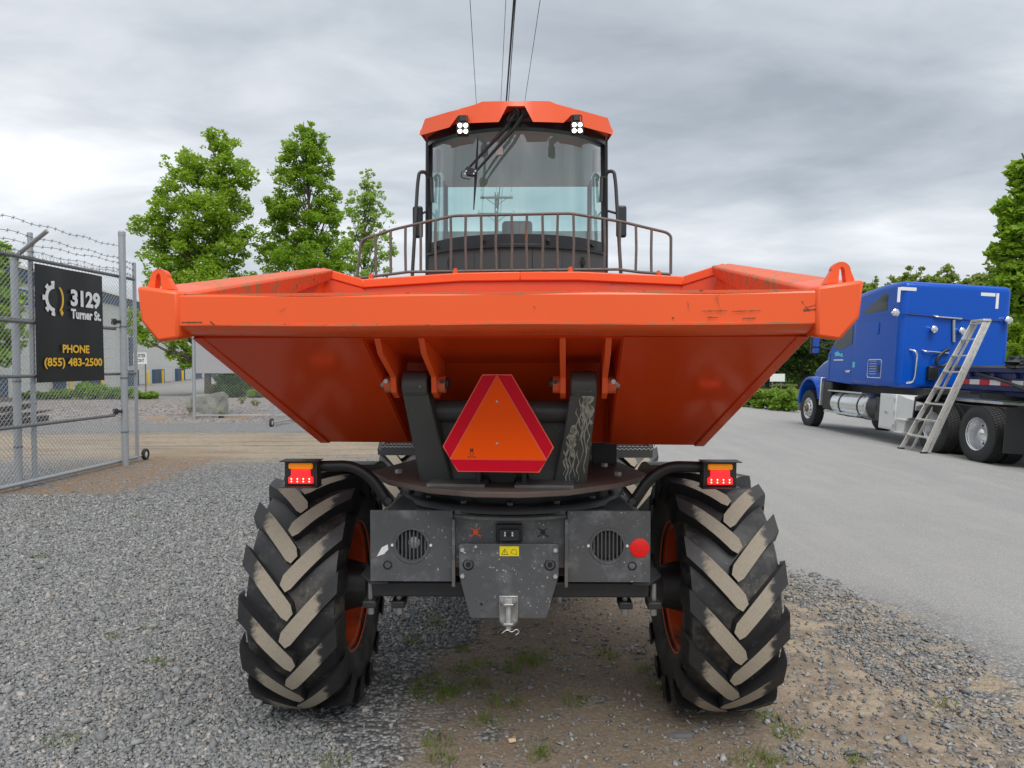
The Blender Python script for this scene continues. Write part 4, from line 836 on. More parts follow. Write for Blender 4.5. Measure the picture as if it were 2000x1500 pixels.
# paint chips and scrapes on the front beam, placed where the photo shows them
bpy.context.view_layer.update(); MI = skip.matrix_world.inverted(); CO = MI @ Vector((0, 0, CAMH))
def beam_pt(u, v_, yl):
    cz = (750 - v_) / F; d = MI.to_3x3() @ Vector(((u - 1000) / F, math.cos(PITCH) + cz * math.sin(PITCH), -math.sin(PITCH) + cz * math.cos(PITCH)))
    t = (yl - 3.5 - CO.y) / d.y; return CO + d * t + SW
gq = np.random.default_rng(5)
def chip(pts, w):
    b = B(); up_ = []; dn = []
    for i, (u, v_) in enumerate(pts):
        yl = 2.3965
        k = w * (.35 + .9 * gq.random()); up_.append(tuple(beam_pt(u + gq.normal(0, .5), v_ - k, yl))); dn.append(tuple(beam_pt(u + gq.normal(0, .5), v_ + k, yl)))
    for i in range(len(pts) - 1): b.add([dn[i], dn[i + 1], up_[i + 1], up_[i]], [(0, 1, 2, 3)])
    put(b, 'paint_chip', 'paint_chip', skip, smooth=0)
def line(a, c, n=9): return [(a[0] + (c[0] - a[0]) * i / n, a[1] + (c[1] - a[1]) * i / n) for i in range(n + 1)]
for a, c, w in (((355, 629.5), (395, 629.5), 1.2), ((410, 628), (418, 634), 2.0), ((1566, 588), (1582, 608), .7), ((1600, 575), (1594, 606), .9), ((1570, 606), (1604, 603), 2.2), ((1572, 601), (1600, 594), .7), ((1592, 604), (1597, 622), 1.6), ((1342, 588), (1348, 608), .7), ((1398, 578), (1408, 606), .9), ((1403, 576), (1404, 594), .8), ((1370, 607.5), (1420, 607), 1.0), ((1382, 619.5), (1402, 620), 1.1), ((1450, 622), (1476, 621), 1.0), ((1042, 598), (1045, 602), 1.2), ((1313, 620), (1316, 622), 1.5), ((1430, 608), (1485, 606.5), .9), ((545, 610), (560, 600), .4), ((300, 600), (302, 612), .5)): chip(line(a, c), w)
# ------------------------------------------------------------ gate, fence and sign on the left
def text_fit(txt, w, h, fn, bold=.0):
    raw = text_B(txt, 1.0, lambda x, y: (x, y, 0), bold, align='LEFT'); V = np.array(raw.v); a, c = V.min(0), V.max(0)
    b = B(); b.add([fn((x - a[0]) / (c[0] - a[0]) * w, (y - a[1]) / (c[1] - a[1]) * h) for x, y, _ in raw.v], raw.f); return b
gA = Vector((*G(50, 953), 0)); gC = Vector((*G(268, 901), 0)); gd = (gC - gA); GL = gd.length; gd.normalize(); gn = Vector((gd.y, -gd.x, 0))
if gn.x < 0: gn = -gn
def gp(s, z, off=0.0): return gA + gd * s + gn * off + Vector((0, 0, z))
def s_at(u):
    k = (u - 1000) / F; return (k * gA.y - gA.x) / (gd.x - k * gd.y)
S0 = -2.6
gate = thing('sliding_gate', 'galvanised chain-link sliding gate leaf with barbed wire, carrying the black sign', 'gate', tuple(gA))
zt_, z2_, z3_ = PZ(546, gC.y), PZ(641, 11.6), PZ(730, 11.9)
for nm, z, s0, s1, r, mt in (('top_rail', zt_, S0, GL, .027, 'galv_dark'), ('upper_rail', z2_, S0, s_at(226), .027, 'galv_dark'), ('middle_rail', z3_, S0, GL, .024, 'galv_dark'), ('lower_rail', .85, S0, s_at(222), .024, 'galv_dark'), ('bottom_rail', .075, S0, GL, .030, 'galv')):
    b = B(); b.tube([gp(s0, z), gp(s1, z)], r, 10); put(b, nm, mt, gate)
b = B(); b.tube([gp(S0, PZ(620, 9.8)), gp(GL, PZ(641, 12.0))], .008, 6); put(b, 'truss_rod', 'galv', gate)
sA2 = s_at(68)
b = B(); b.tube([gp(sA2, .05, -.03), gp(sA2, PZ(455, 9.95), -.03)], .034, 12); put(b, 'upright', 'galv', gate)
b = B(); b.tube([gp(GL, .05), gp(GL, PZ(513, gC.y))], .030, 12); put(b, 'end_upright', 'galv', gate)
b = B(); c_ = gp(GL + .17, .085, .02); 
def wheel_obj(c, parent, r=.10):
    b = B(); b.lathe([(-.028, r * .62), (-.03, r * .9), (-.018, r), (.018, r), (.03, r * .9), (.028, r * .62)], tuple(c), 'X', 28); w = put(b, 'wheel_tyre', 'truck_rubber', parent)
    b = B(); b.lathe([(-.02, 0), (-.02, r * .3), (-.012, r * .62), (.012, r * .62), (.02, r * .3), (.02, 0)], tuple(c), 'X', 24); put(b, 'wheel_rim', 'white_paint', w); return w
wheel_obj(gp(GL + .2, .10, .03), gate)
b = B(); b.tube([gp(GL, .075), gp(GL + .2, .10, .03)], .018, 8); put(b, 'wheel_axle', 'galv', gate)
def chain_link(P0, dvec, L, z0, z1, step=.075, r=.0027, spikes=True):
    """diamond wire mesh: each strand a thin rod clipped to the panel"""
    b = B(); H = z1 - z0; n = int((L + H) / step) + 1; up = Vector((0, 0, 1)); side = dvec.cross(up)
    def rod(a, c, off):
        a = P0 + dvec * a[0] + up * a[1] + side * off; c = P0 + dvec * c[0] + up * c[1] + side * off; d = (c - a)
        if d.length < .02: return
        d.normalize(); e1 = d.cross(side).normalized() * r; e2 = side * r
        b.loft([[a + e1, a + e2, a - e1, a - e2], [c + e1, c + e2, c - e1, c - e2]], False)
    for i in range(n):
        k = i * step
        a = (max(0, k - H), z0 + min(H, k)); c = (min(k, L), z0 + max(0, k - L)); rod(a, c, .002)
        a = (max(0, k - H), z1 - min(H, k)); c = (min(k, L), z1 - max(0, k - L)); rod(a, c, -.002)
    if spikes:
        m_ = int(L / step)
        for i in range(m_):
            x = i * step
            for dx_ in (-.022, .022): rod((max(0, x), z1), (max(0, min(L, x + dx_)), z1 + .075), .002)
    return b
put(chain_link(gp(S0, 0, .012), gd, GL - S0, .06, zt_ + .02), 'chain_link_mesh', 'mesh_galv', gate, smooth=0)
# barbed wire strands
wires = [((0, 430), (228, 481), None), ((0, 454), (228, 503), (268, 517)), ((0, 465), (228, 511), (268, 529)), ((0, 480), (228, 526), (268, 541)), ((0, 494), (228, 531), None)]
for w0, w1, w2 in wires:
    sB = s_at(231); pts = []; za, zb2 = PZ(w0[1], gp(s_at(2), 0).y), PZ(w1[1], gp(sB, 0).y)
    ofs = .30 if w0[1] == 430 else (.22 if w0[1] == 454 else .02)
    sl_ = (zb2 - za) / (sB - s_at(2)); K = 26
    for i in range(K + 1):
        s_ = S0 + (sB - S0) * i / K; t = (s_ - s_at(2)) / (sB - s_at(2)); pts.append(gp(s_, za + (zb2 - za) * t - .015 * math.sin(i * 1.3 + w0[1]), ofs * max(0, 1 - max(t, 0))))
    if w2:
        for i in range(1, 7): t = i / 6; pts.append(gp(sB + (GL - sB) * t, zb2 + (PZ(w2[1], gC.y) - zb2) * t))
    else: pts.append(gp(sB + .07, zb2 - .005, .08))
    b = B(); b.tube(pts, .0035, 5)
    for i in range(len(pts) - 1):
        p = pts[i].lerp(pts[i + 1], .5)
        for q in (Vector((.012, .02, .022)), Vector((-.012, .02, -.022))): b.tube([p - q, p + q], .0024, 4)
    put(b, 'barbed_wire', 'wire', gate, smooth=60)
for nm, u, v0, vt_, r, off, lab in (('fence_post', 46, 953, 500, .050, -.10, 'thick galvanised fence post with outward slanting barbed wire arm'), ('gate_guide_post', 231, 918, 454, .054, .10, 'tall capped galvanised guide post to the right of the black sign')):
    s_ = s_at(u); p = gp(s_, 0, off); T = thing(nm, lab, 'post', tuple(p)); zz_ = PZ(vt_, p.y)
    b = B(); b.tube([p + Vector((0, 0, -.1)), p + Vector((0, 0, zz_))], r, 16); put(b, 'shaft', 'galv', T, smooth=60)
    b = B(); b.lathe([(zz_ - .05, r + .004), (zz_ + .005, r + .004), (zz_ + .03, r * .7), (zz_ + .035, 0)], (p.x, p.y, 0), 'Z', 16); put(b, 'cap', 'galv', T)
    for zb2 in (.55, 1.45, 2.3): 
        b = B(); b.lathe([(zb2, r + .001), (zb2, r + .005), (zb2 + .025, r + .005), (zb2 + .025, r + .001)], (p.x, p.y, 0), 'Z', 16); put(b, 'band', 'galv_dark', T)
    if nm == 'fence_post':
        a = p + Vector((.0, 0, zz_ - .02)); e_ = Vector((PX(98, p.y - .05), p.y - .05, PZ(451, p.y - .05)))
        b = B(); b.tube([a, e_], .030, 8); put(b, 'barbed_wire_arm', 'steel', T)
    else:
        for zq in (PZ(803, p.y), PZ(629, p.y)):
            b = B(); b.box(tuple(p + Vector((-.07, -.05, zq))), (.12, .10, .05)); b.cyl(tuple(p + Vector((-.10, -.1, zq - .05))), tuple(p + Vector((-.10, -.1, zq + .05))), .04, 12); put(b, 'roller_bracket', 'black_metal', T, bevel=.006)
# the sign board
s0, s1 = s_at(65.5), s_at(198.5); SWd = s1 - s0; zS0, zS1 = PZ(745, 10.6), PZ(527, 10.6); SH = zS1 - zS0
sg_ = thing('address_sign', 'black address sign with white numbers and yellow phone number hung on the gate', 'sign', tuple(gp((s0 + s1) / 2, zS0, .05)))
def SP(x, y, off=.054): return gp(s0 + x, zS0 + y, off)
b = B(); NX, NY = 12, 8
b.loft([[SP(SWd * i / NX, yy, .045 + .012 * math.sin(i * .9) * (yy / SH) + o) for yy, o in ((0, .0), (SH * .5, .004 * math.sin(i)), (SH, 0), (SH, -.004), (SH * .5, -.004), (0, -.004))] for i in range(NX + 1)]); put(b, 'banner', 'sign_black', sg_, smooth=60)
def onsign(txt, x0, x1, y0, y1, mt, bold=.012):
    b = text_fit(txt, (x1 - x0) * SWd, (y1 - y0) * SH, lambda x, y: SP(x0 * SWd + x, (1 - y1) * SH + 0 + y, .066), bold); put(b, 'lettering', mt, sg_, smooth=0)
onsign('3129', .47, .93, .17, .325, 'sign_white', .045)
onsign('Turner St.', .47, .94, .345, .435, 'sign_white', .045)
onsign('PHONE', .34, .74, .67, .745, 'sign_yellow', .035)
onsign('(855) 483-2500', .085, .945, .788, .885, 'sign_yellow', .03)
gc = (.245 * SWd, SH * .725); gr = .152 * SH
b = B(); ro, ri, rt_ = gr * .80, gr * .56, gr * 1.0
def ringseg(b, a0, a1, r0, r1, n=14, xs=1.0):
    for i in range(n):
        t0, t1 = a0 + (a1 - a0) * i / n, a0 + (a1 - a0) * (i + 1) / n
        b.add([SP(gc[0] + xs * r * math.cos(t), gc[1] + r * math.sin(t), .066) for r, t in ((r0, t0), (r1, t0), (r1, t1), (r0, t1))], [(0, 1, 2, 3)])
ringseg(b, R(93), R(267), ri, ro)
for k in (100, 135, 180, 225, 260): ringseg(b, R(k - 9), R(k + 9), ro * .98, rt_, 3)
put(b, 'gear_half', 'sign_white', sg_, smooth=0)
b = B()
for i in range(16):
    t0, t1 = R(-80 + 10 * i), R(-80 + 10 * (i + 1)); w = lambda t: gr * .24 * math.cos(t) ** .6 if math.cos(t) > 0 else 0
    b.add([SP(gc[0] + .05 * SWd + .62 * r * math.cos(t), gc[1] + r * math.sin(t), .066) for r, t in ((gr * .72 - w(t0), t0), (gr * .72, t0), (gr * .72, t1), (gr * .72 - w(t1), t1))], [(0, 1, 2, 3)])
dx0, dz0 = gc[0] + .095 * SWd, gc[1] - gr * .78
b.add([SP(dx0 + a, dz0 + c, .066) for a, c in ((-.035, 0), (0, -.05), (.035, 0), (0, .05))], [(0, 1, 2, 3)]); put(b, 'gear_arc', 'sign_yellow', sg_, smooth=0)
# far gate leaf with wheel, fence bay with the back of another sign
fw = Vector((*G(532, 833), 0))
T = thing('far_gate_leaf', 'far leaf of the sliding gate with small wheel on its corner', 'gate', tuple(fw))
b = B(); b.tube([fw + Vector((0, 0, .08)), fw + Vector((0, 0, 3.1))], .03, 10); put(b, 'upright', 'galv', T)
b = B(); b.tube([fw + Vector((0, 0, .10)), fw + Vector((.55, 5.0, .12))], .028, 8); b.tube([fw + Vector((0, 0, 3.05)), fw + Vector((.55, 5.0, 3.05))], .026, 8); put(b, 'rails', 'galv', T)
wheel_obj(fw + Vector((0, -.06, .105)), T, .12)
put(chain_link(fw + Vector((0, 0, 0)), Vector((.55, 5, 0)).normalized(), 5.0, .1, 3.05, .09, .002, False), 'chain_link_mesh', 'mesh_galv', T, smooth=0)
fp = Vector((*G(380, 819), 0)); T = thing('yard_fence', 'short chain-link fence bay with galvanised post beside the boulder', 'fence', tuple(fp))
b = B(); b.tube([fp + Vector((0, 0, -.05)), fp + Vector((0, 0, 3.1))], .05, 12); put(b, 'post', 'galv', T)
b = B(); b.tube([fp + Vector((0, 0, 3.0)), fp + Vector((2.9, .05, 3.0))], .026, 8); b.tube([fp + Vector((0, 0, .12)), fp + Vector((2.9, .05, .12))], .02, 8); put(b, 'rails', 'galv', T)
put(chain_link(fp, Vector((1, .017, 0)).normalized(), 2.9, .1, 3.0, .09, .002, False), 'chain_link_mesh', 'mesh_galv', T, smooth=0)
b = B(); b.bb(fp.x + .07, fp.x + 1.32, fp.y - .03, fp.y - .02, PZ(729, fp.y), PZ(729, fp.y) + 1.65); put(b, 'sign_back', 'sign_grey', label='plain grey back of a banner on the far fence bay', cat='sign')
# ------------------------------------------------------------ yard: building, bollards, muster sign, boulder, beams
bl0 = Vector((-22.3, 31, 0)); bd = Vector((-7.7, 34, 0)).normalized(); bn = Vector((bd.y, -bd.x, 0))
def W_(t, off, z): return bl0 + bd * t + bn * off + Vector((0, 0, z))
bld = thing('warehouse', 'long white warehouse with blue base blocks and fascia behind the fence', 'warehouse', tuple(W_(0, -1, 0)))
def wbox(t0, t1, o0, o1, z0, z1): 
    b = B(); b.loft([[W_(t0, o0, z0), W_(t0, o1, z0), W_(t0, o1, z1), W_(t0, o0, z1)], [W_(t1, o0, z0), W_(t1, o1, z0), W_(t1, o1, z1), W_(t1, o0, z1)]]); return b
put(wbox(-18, 60, -14, -1.0, 0, 5.7), 'wall', 'wall_white', bld)
put(wbox(-18.1, 60.1, -14.1, -.9, 5.7, 6.35), 'fascia', 'wall_blue', bld)
b = B(); b.loft([[W_(t, o, z) for o, z in ((-14.2, 6.35), (-.85, 6.35), (-1.2, 6.6), (-7.5, 7.6))] for t in (-18.1, 60.1)]); put(b, 'roof', 'roof_tan', bld)
for t0, t1 in ((-16, 2.5), (8.3, 9.5), (12.6, 15.2), (20.3, 23.6), (28.2, 31.2), (36, 39), (44, 47), (52, 55)):
    put(wbox(t0, t1, -1.0, -.75, 0, 1.15), 'base_block', 'wall_blue', bld)
for t0 in (3.4, 9.9, 16.2, 24.4, 32.0, 40, 48): 
    o = put(wbox(t0, t0 + 2.6, -1.0, -.96, .05, 4.0), 'dock_door', 'white_paint', bld)
    for k in range(1, 6): put(wbox(t0, t0 + 2.6, -.96, -.945, .05 + k * .66, .07 + k * .66), 'door_rib', 'wall_white', o)
put(wbox(22, 22.8, -1.0, -.90, 1.5, 3.6), 'wall_panel', 'wall_blue', bld)
for i, (u, v_) in enumerate(((138, 768), (200, 762), (240, 758), (289, 752), (318, 748), (357, 745))):
    x, y = G(u, v_); b = B(); b.lathe([(0, .085), (1.02, .085), (1.07, .06), (1.085, 0)], (x, y, 0), 'Z', 14)
    put(b, 'bollard', 'bollard_yellow', piv=(x, y, 0), label=('yellow bollard under the left half of the black sign', 'yellow bollard just right of the black sign', 'yellow bollard between the guide post and the gate end', 'yellow bollard below the muster point sign', 'yellow bollard right of the muster point sign, behind hanging leaves', 'farthest yellow bollard, beside the far fence post')[i], cat='bollard', group='yellow bollards along the warehouse')
bs = thing('building_sign', 'blue company sign with red dot high on the warehouse wall', 'sign', tuple(W_(1.5, -.9, 4.9)))
put(wbox(-4, 7.0, -.98, -.88, 4.55, 5.35), 'panel', 'sign_blue', bs)
for q0, q1, z0, z1 in ((-4, 7, 4.52, 4.56), (-4, 7, 5.34, 5.38)): put(wbox(q0, q1, -.98, -.87, z0, z1), 'trim', 'sign_white', bs)
def onwall(txt, t0, t1, z0, z1, mt): put(text_fit(txt, t1 - t0, z1 - z0, lambda x, y: W_(t0 + x, -.865, z0 + y), .02), 'lettering', mt, bs, smooth=0)
onwall('F', 2.25, 2.75, 4.72, 5.28, 'sign_white'); onwall('NDE', 4.6, 6.6, 4.85, 5.22, 'sign_white')
b = B(); b.add([W_(1.45 + .42 * math.cos(t), -.866, 5.0 + .26 * math.sin(t)) for t in np.linspace(0, 6.283, 20)[:-1]], [tuple(range(19))]); put(b, 'dot', 'sign_red', bs, smooth=0)
mxy = G(285, 776); T = thing('muster_sign', 'small white muster point sign on a thin post behind the gate', 'sign', (*mxy, 0))
b = B(); b.tube([(mxy[0], mxy[1], 0), (mxy[0], mxy[1], PZ(688, mxy[1]))], .03, 8); put(b, 'post', 'galv_dark', T)
zm0, zm1 = PZ(711, mxy[1]), PZ(688, mxy[1]); xm0, xm1 = PX(262, mxy[1]), PX(288.5, mxy[1])
b = B(); b.bb(xm0, xm1, mxy[1] - .05, mxy[1] - .035, zm0, zm1); put(b, 'panel', 'sign_white', T)
for tx, a, c in (('MUSTER', .56, .84), ('POINT', .16, .44)):
    put(text_fit(tx, (xm1 - xm0) * (.8 if tx == 'MUSTER' else .62), (c - a) * (zm1 - zm0), lambda x, y: (xm0 + (xm1 - xm0) * (.1 if tx == 'MUSTER' else .19) + x, mxy[1] - .053, zm0 + a * (zm1 - zm0) + y), .02), 'lettering', 'sign_black', T, smooth=0)
# boulder
rx, ry = G(394, 811, .1); b = B(); import bmesh
bm = bmesh.new(); bmesh.ops.create_icosphere(bm, subdivisions=3, radius=1)
for vtx in bm.verts:
    p = vtx.co.copy(); q = Vector((max(-.85, min(.80, p.x * 1.05 + .12 * p.z)), max(-.8, min(.8, p.y)), max(-.6, min(.72 + .10 * p.x, p.z * 1.1))))
    n_ = mnoise.fractal(p * 1.6 + Vector((3, 1, 2)), .9, 2.1, 5) * .26; q *= 1 + n_
    vtx.co = Vector((rx + q.x * .64 + .05 * q.z, ry + .5 + q.y * .5, .33 + q.z * .58))
bm.verts.ensure_lookup_table(); b.add([v_.co for v_ in bm.verts], [[w.index for w in f.verts] for f in bm.faces]); bm.free()
put(b, 'boulder', 'rock', piv=(rx, ry + .5, .1), smooth=0, label='grey green boulder behind the far fence post', cat='rock')
# dark beams stacked in the yard
for i, (u0, v0, u1, v1, h) in enumerate(((-30, 826, 118, 808, .16), (-40, 838, 90, 822, .15), (-30, 822, 60, 806, .34))):
    a = Vector((*G(u0, v0), 0)); c = Vector((*G(u1, v1), 0)); d_ = (c - a).normalized(); n_ = Vector((-d_.y, d_.x, 0)) * .09; z0 = 0 if i < 2 else .17
    if i == 2: a.y += .2; c.y += .2
    b = B(); b.loft([[p - n_ + Vector((0, 0, z0)), p + n_ + Vector((0, 0, z0)), p + n_ + Vector((0, 0, z0 + .17)), p - n_ + Vector((0, 0, z0 + .17))] for p in (a, c)])
    put(b, 'timber_beam', 'timber_dark', piv=tuple(a), bevel=.012, label=('dark beam lying nearest the warehouse behind the gate', 'dark beam lying closest to the gate', 'dark beam resting on top of the other two')[i], cat='beam', group='dark beams in the yard')
# ------------------------------------------------------------ trees and shrubs on the left
x, y = G(408, 775); T1Y = y
grow('alder_tree', 'broad bright green tree on the left with a low side branch', 'tree', (x, y), [(430, 292, 36, 38), (375, 325, 52, 40), (455, 345, 42, 42), (345, 395, 46, 42), (420, 410, 66, 52), (298, 447, 36, 30), (360, 480, 70, 45), (452, 470, 46, 50), (330, 540, 50, 40), (420, 560, 75, 50), (290, 640, 40, 42), (365, 672, 40, 45), (455, 640, 60, 60)], y, PZ(262, y), 'leaf_a', 40000, .088, 3, .17, 'row of tall green trees')
x, y = PX(598, 38), 38
grow('alder_tree', 'tall columnar dark green tree in the middle of the three', 'tree', (x, y), [(598, 262, 22, 28), (585, 300, 40, 38), (618, 300, 32, 40), (568, 350, 38, 42), (625, 360, 36, 45), (552, 420, 38, 42), (600, 430, 56, 50), (645, 430, 30, 48), (540, 490, 36, 42), (600, 510, 70, 50), (650, 500, 36, 48), (600, 590, 70, 60), (600, 690, 60, 50)], y, PZ(240, y), 'leaf_b', 40000, .085, 5, .16, 'row of tall green trees')
x, y = PX(716, 50), 50
grow('alder_tree', 'thin pale green tree nearest the dumper cab', 'tree', (x, y), [(716, 350, 14, 22), (706, 390, 26, 30), (730, 385, 22, 32), (697, 440, 30, 35), (738, 430, 27, 38), (690, 490, 32, 38), (742, 490, 32, 42), (712, 545, 52, 40), (712, 620, 50, 50)], y, PZ(330, y), 'leaf_c', 17000, .09, 8, .12, 'row of tall green trees', sub=30)
grow('maple_tree', 'green tree partly in view at the left edge behind the gate', 'tree', (PX(-90, 26), 26), [(-10, 500, 40, 26), (-40, 560, 70, 60), (5, 610, 42, 55), (-30, 680, 60, 50), (-110, 540, 90, 90)], 26, PZ(480, 26), 'leaf_maple', 14000, .10, 11, .14)
def bush(label, u, v_, Y, ru, rv, mat, n, size, seed, name='shrub', group=None, flat=.5):
    g = np.random.default_rng(seed); x = PX(u, Y); z0 = float(zground(x, Y)); px = Y / F; T = thing(name, label, 'shrub' if name == 'shrub' else name.split('_')[-1], (x, Y, z0), group=group)
    cs, rs = [], []; hz = PZ(v_ - rv, Y) - z0
    for i in range(26): 
        t = g.random(); a = g.random() * 6.28; r = math.sqrt(g.random()) * ru * px * (1 - .35 * t); cs.append((x + r * math.cos(a), Y + .6 * r * math.sin(a), z0 + .1 + t * max(.1, hz - .2))); q = .30 * ru * px * (.5 + .7 * g.random()); q = min(q, max(.12, hz * .35)); rs.append((q, q, q))
    V, Fq, tn = leaf_cloud(cs, rs, n, size, seed, flat); V4 = V.reshape(-1, 4, 3); k = V4[:, :, 2].min(1) > z0 + .01; V4 = V4[k]
    fast_mesh('foliage', V4.reshape(-1, 3), np.arange(4 * len(V4)).reshape(-1, 4), mat, tn[k], parent=T, org=(x, Y, z0))
    b = B()
    for i in range(7): c = Vector(cs[i * 3]); b.tube([(x + .1 * math.sin(i), Y + .1 * math.cos(i), z0 - .03), (c + Vector((x, Y, z0))) / 2, c], [.022, .014, .006], 5)
    put(b, 'stems', 'bark', T); return T
for i, (u, v_, ru, rv, lb) in enumerate(((70, 778, 34, 12, 'low green shrub at the left end of the bank behind the gate'), (125, 774, 40, 14, 'low green shrub below the left half of the black sign'), (180, 768, 40, 18, 'taller green shrub below the right half of the black sign'), (238, 772, 34, 16, 'low green shrub behind the gate guide post'), (288, 780, 22, 12, 'small green shrub at the right end of the bank'))):
    bush(lb, u, v_, 28.2, ru, rv, 'hedge', 3600, .055, 30 + i, group='shrubs on the gravel bank')
bush('dark evergreen shrub under the grey banner back', 462, 752, 34, 52, 20, 'leaf_dark', 6000, .07, 41)
bush('light green grassy clump right of the dark shrub', 508, 768, 29.5, 34, 8, 'hedge', 3000, .05, 42)
for i, (u, v_, lb) in enumerate(((432, 812, 'small yellow green weed at the foot of the boulder'), (472, 797, 'weed on the gravel bank right of the boulder'), (498, 800, 'weed on the gravel bank nearest the skip'))):
    x, y = G(u, v_, .1); bush(lb, u, v_, y, 9, 13, 'dry_grass', 70, .04, 50 + i, 'weed', 'weeds on the gravel bank', .0)
# ------------------------------------------------------------ overhead line
pX = PX(970, 43); T = thing('utility_pole', 'wooden utility pole with two crossarms seen through the cab glass', 'pole', (pX, 43, 0))
zA, zB_ = PZ(387, 43), PZ(419, 43)
b = B(); b.tube([(pX, 43, -.2), (pX, 43, PZ(376, 43))], [.16, .11], 12); put(b, 'shaft', 'pole_wood', T, smooth=60)
for z, hw in ((zA, .98), (zB_, 1.15)):
    b = B(); b.bb(pX - hw, pX + hw, 42.82, 42.92, z - .06, z + .06); ca = put(b, 'crossarm', 'pole_wood', T)
    b = B(); b.tube([(pX - .6, 42.86, z - .05), (pX, 42.86, z - .5)], .02, 5); b.tube([(pX + .6, 42.86, z - .05), (pX, 42.86, z - .5)], .02, 5); put(b, 'brace', 'galv_dark', ca)
    for x in (-hw + .1, 0, hw - .1):
        b = B(); b.lathe([(0, .02), (.08, .02), (.10, .06), (.16, .06), (.2, .045), (.26, .05), (.3, 0)], (pX + x, 42.87, z + .06), 'Z', 10); put(b, 'insulator', 'white_paint', ca)
for i, (u0, dx_, zq, r, lb) in enumerate(((918, -.88, zA + .35, .009, 'thin overhead wire farthest left'), (988, 0, zA + .35, .008, 'thin overhead wire just left of the thick cable'), (1004, .1, zB_ + .3, .026, 'thick black overhead cable above the cab'), (1007, .25, zB_ + .1, .012, 'thin overhead wire close beside the thick cable'), (1055, .88, zA + .35, .009, 'thin overhead wire farthest right'))):
    Yq = 19 if i != 2 and i != 3 else 17.5; q = Vector((PX(u0, Yq, 0), Yq, PZ(0, Yq))); p0 = Vector((pX + dx_, 42.87, zq)); pts = []
    for k in range(31):
        t = k / 30 * 2.75; p = p0.lerp(q, t); pts.append(p)
    b = B(); b.tube(pts, r, 6); put(b, 'overhead_wire', 'wire', piv=tuple(p0), smooth=60, label=lb, cat='wire', group='overhead wires')
# ------------------------------------------------------------ grass tufts, chip
b = B(); g = np.random.default_rng(21); V = []; tn = []
spots = [(1043, 1287, 1.2), (1022, 1298, 1.1), (1185, 1283, .8), (905, 1310, .8), (940, 1300, .7), (996, 1310, .7), (835, 1330, .9), (842, 1365, 1.1), (818, 1350, .8), (875, 1347, .8), (930, 1337, .9), (988, 1375, 1.0), (1123, 1373, .8), (880, 1357, .7), (950, 1410, .8), (855, 1450, .8), (862, 1486, .7), (1050, 1480, .6), (1065, 1470, .5), (222, 1247, .6), (286, 1231, .6), (300, 1296, .6), (325, 1303, .4), (80, 1090, .8), (262, 1012, .6), (122, 1452, .8), (650, 1492, .8), (1475, 1490, 1.2), (1508, 1487, .6), (1535, 1432, .9), (1500, 1403, .6), (1672, 1485, .6), (1842, 1378, .7), (805, 1255, .7), (860, 1220, .6), (840, 1207, .5), (1258, 1310, .5), (1280, 1345, .5), (905, 1270, .6)]
for u, v_, k in spots:
    x, y = G(u, v_)
    for j in range(int(70 * k)):
        a = g.random() * 6.28; r = .075 * k * math.sqrt(g.random()); bx_, by_ = x + r * math.cos(a) * 1.3, y + r * math.sin(a); h = (.018 + .03 * g.random()) * (.7 + .4 * k); ln = g.normal(0, .02, 2); w = .0022; ca, sa = math.cos(a * 3), math.sin(a * 3)
        V += [(bx_ - w * ca, by_ - w * sa, 0), (bx_ + w * ca, by_ + w * sa, 0), (bx_ + ln[0] + .4 * w, by_ + ln[1], h), (bx_ + ln[0] - .4 * w, by_ + ln[1], h)]; tn.append(g.random())
fast_mesh('grass_tufts', np.array(V), np.arange(len(V)).reshape(-1, 4), 'grass', np.array(tn), kind='stuff')
x, y = G(1000, 1451); b = B(); b.box((x, y, .012), (.034, .022, .012), Matrix.Rotation(.3, 3, 'Z')); put(b, 'wood_chip', 'wood_chip', piv=(x, y, 0), bevel=.003, label='small pale wooden chip on the dirt in the foreground', cat='wood chip')
x, y = G(1327, 1439); b = B(); b.loft([[(x + dx_, y + dy_ * q, z) for dx_, dy_ in ((-.06, 0), (-.02, -.016), (.05, -.012), (.07, .004), (.01, .016))] for q, z in ((1, .002), (.7, .018))]); put(b, 'slate_piece', 'slate', piv=(x, y, 0), smooth=0, label='flat dark slate shard on the ground right of centre', cat='stone')
# ------------------------------------------------------------ semi truck on the right
TX = 8.42; zL = float(zground(TX, 16)); TR = R(3.3)
TRK = thing('semi_truck', 'blue sleeper-cab semi truck parked on the road beyond the skip', 'truck', (TX, 16, zL), (0, TR, 0))
def dz(v_, Y): return PZ(v_, Y)
TW = 2.42; X0, X1 = TX, TX + TW
YB = 15.7                                    # back face of the sleeper
zS = PZ(757, YB); zR_ = PZ(547, YB)
b = B(); b.prismX([(YB, zS), (YB, zR_), (YB + .9, zR_ + .01), (YB + 2.2, zR_ - .10), (YB + 2.2, zS)], X0, X1); slp = put(b, 'sleeper', 'blue_paint', TRK, bevel=.13, seg=5, smooth=50)
b = B(); b.prismX([(YB + 2.2, zS), (YB + 2.2, zR_ - .14), (YB + 2.7, zR_ - .42), (YB + 3.05, 2.62), (YB + 3.75, 1.98), (YB + 3.75, zS + .05)], X0 + .09, X1 - .09); cab_ = put(b, 'cab', 'blue_paint', TRK, bevel=.06, seg=4, smooth=50)
b = B(); b.prismX([(YB + 2.38, 2.20), (YB + 2.38, 2.66), (YB + 2.98, 2.60), (YB + 3.45, 2.14), (YB + 2.95, 2.06)], X0 + .082, X0 + .10); put(b, 'door_window', 'dark_glass', cab_, bevel=.01)
b = B(); b.bb(X0 + .084, X0 + .092, YB + 2.27, YB + 2.28, zS + .1, 2.9); b.bb(X0 + .084, X0 + .092, YB + 3.56, YB + 3.57, zS + .1, 1.95); put(b, 'door_seam', 'navy_paint', cab_)
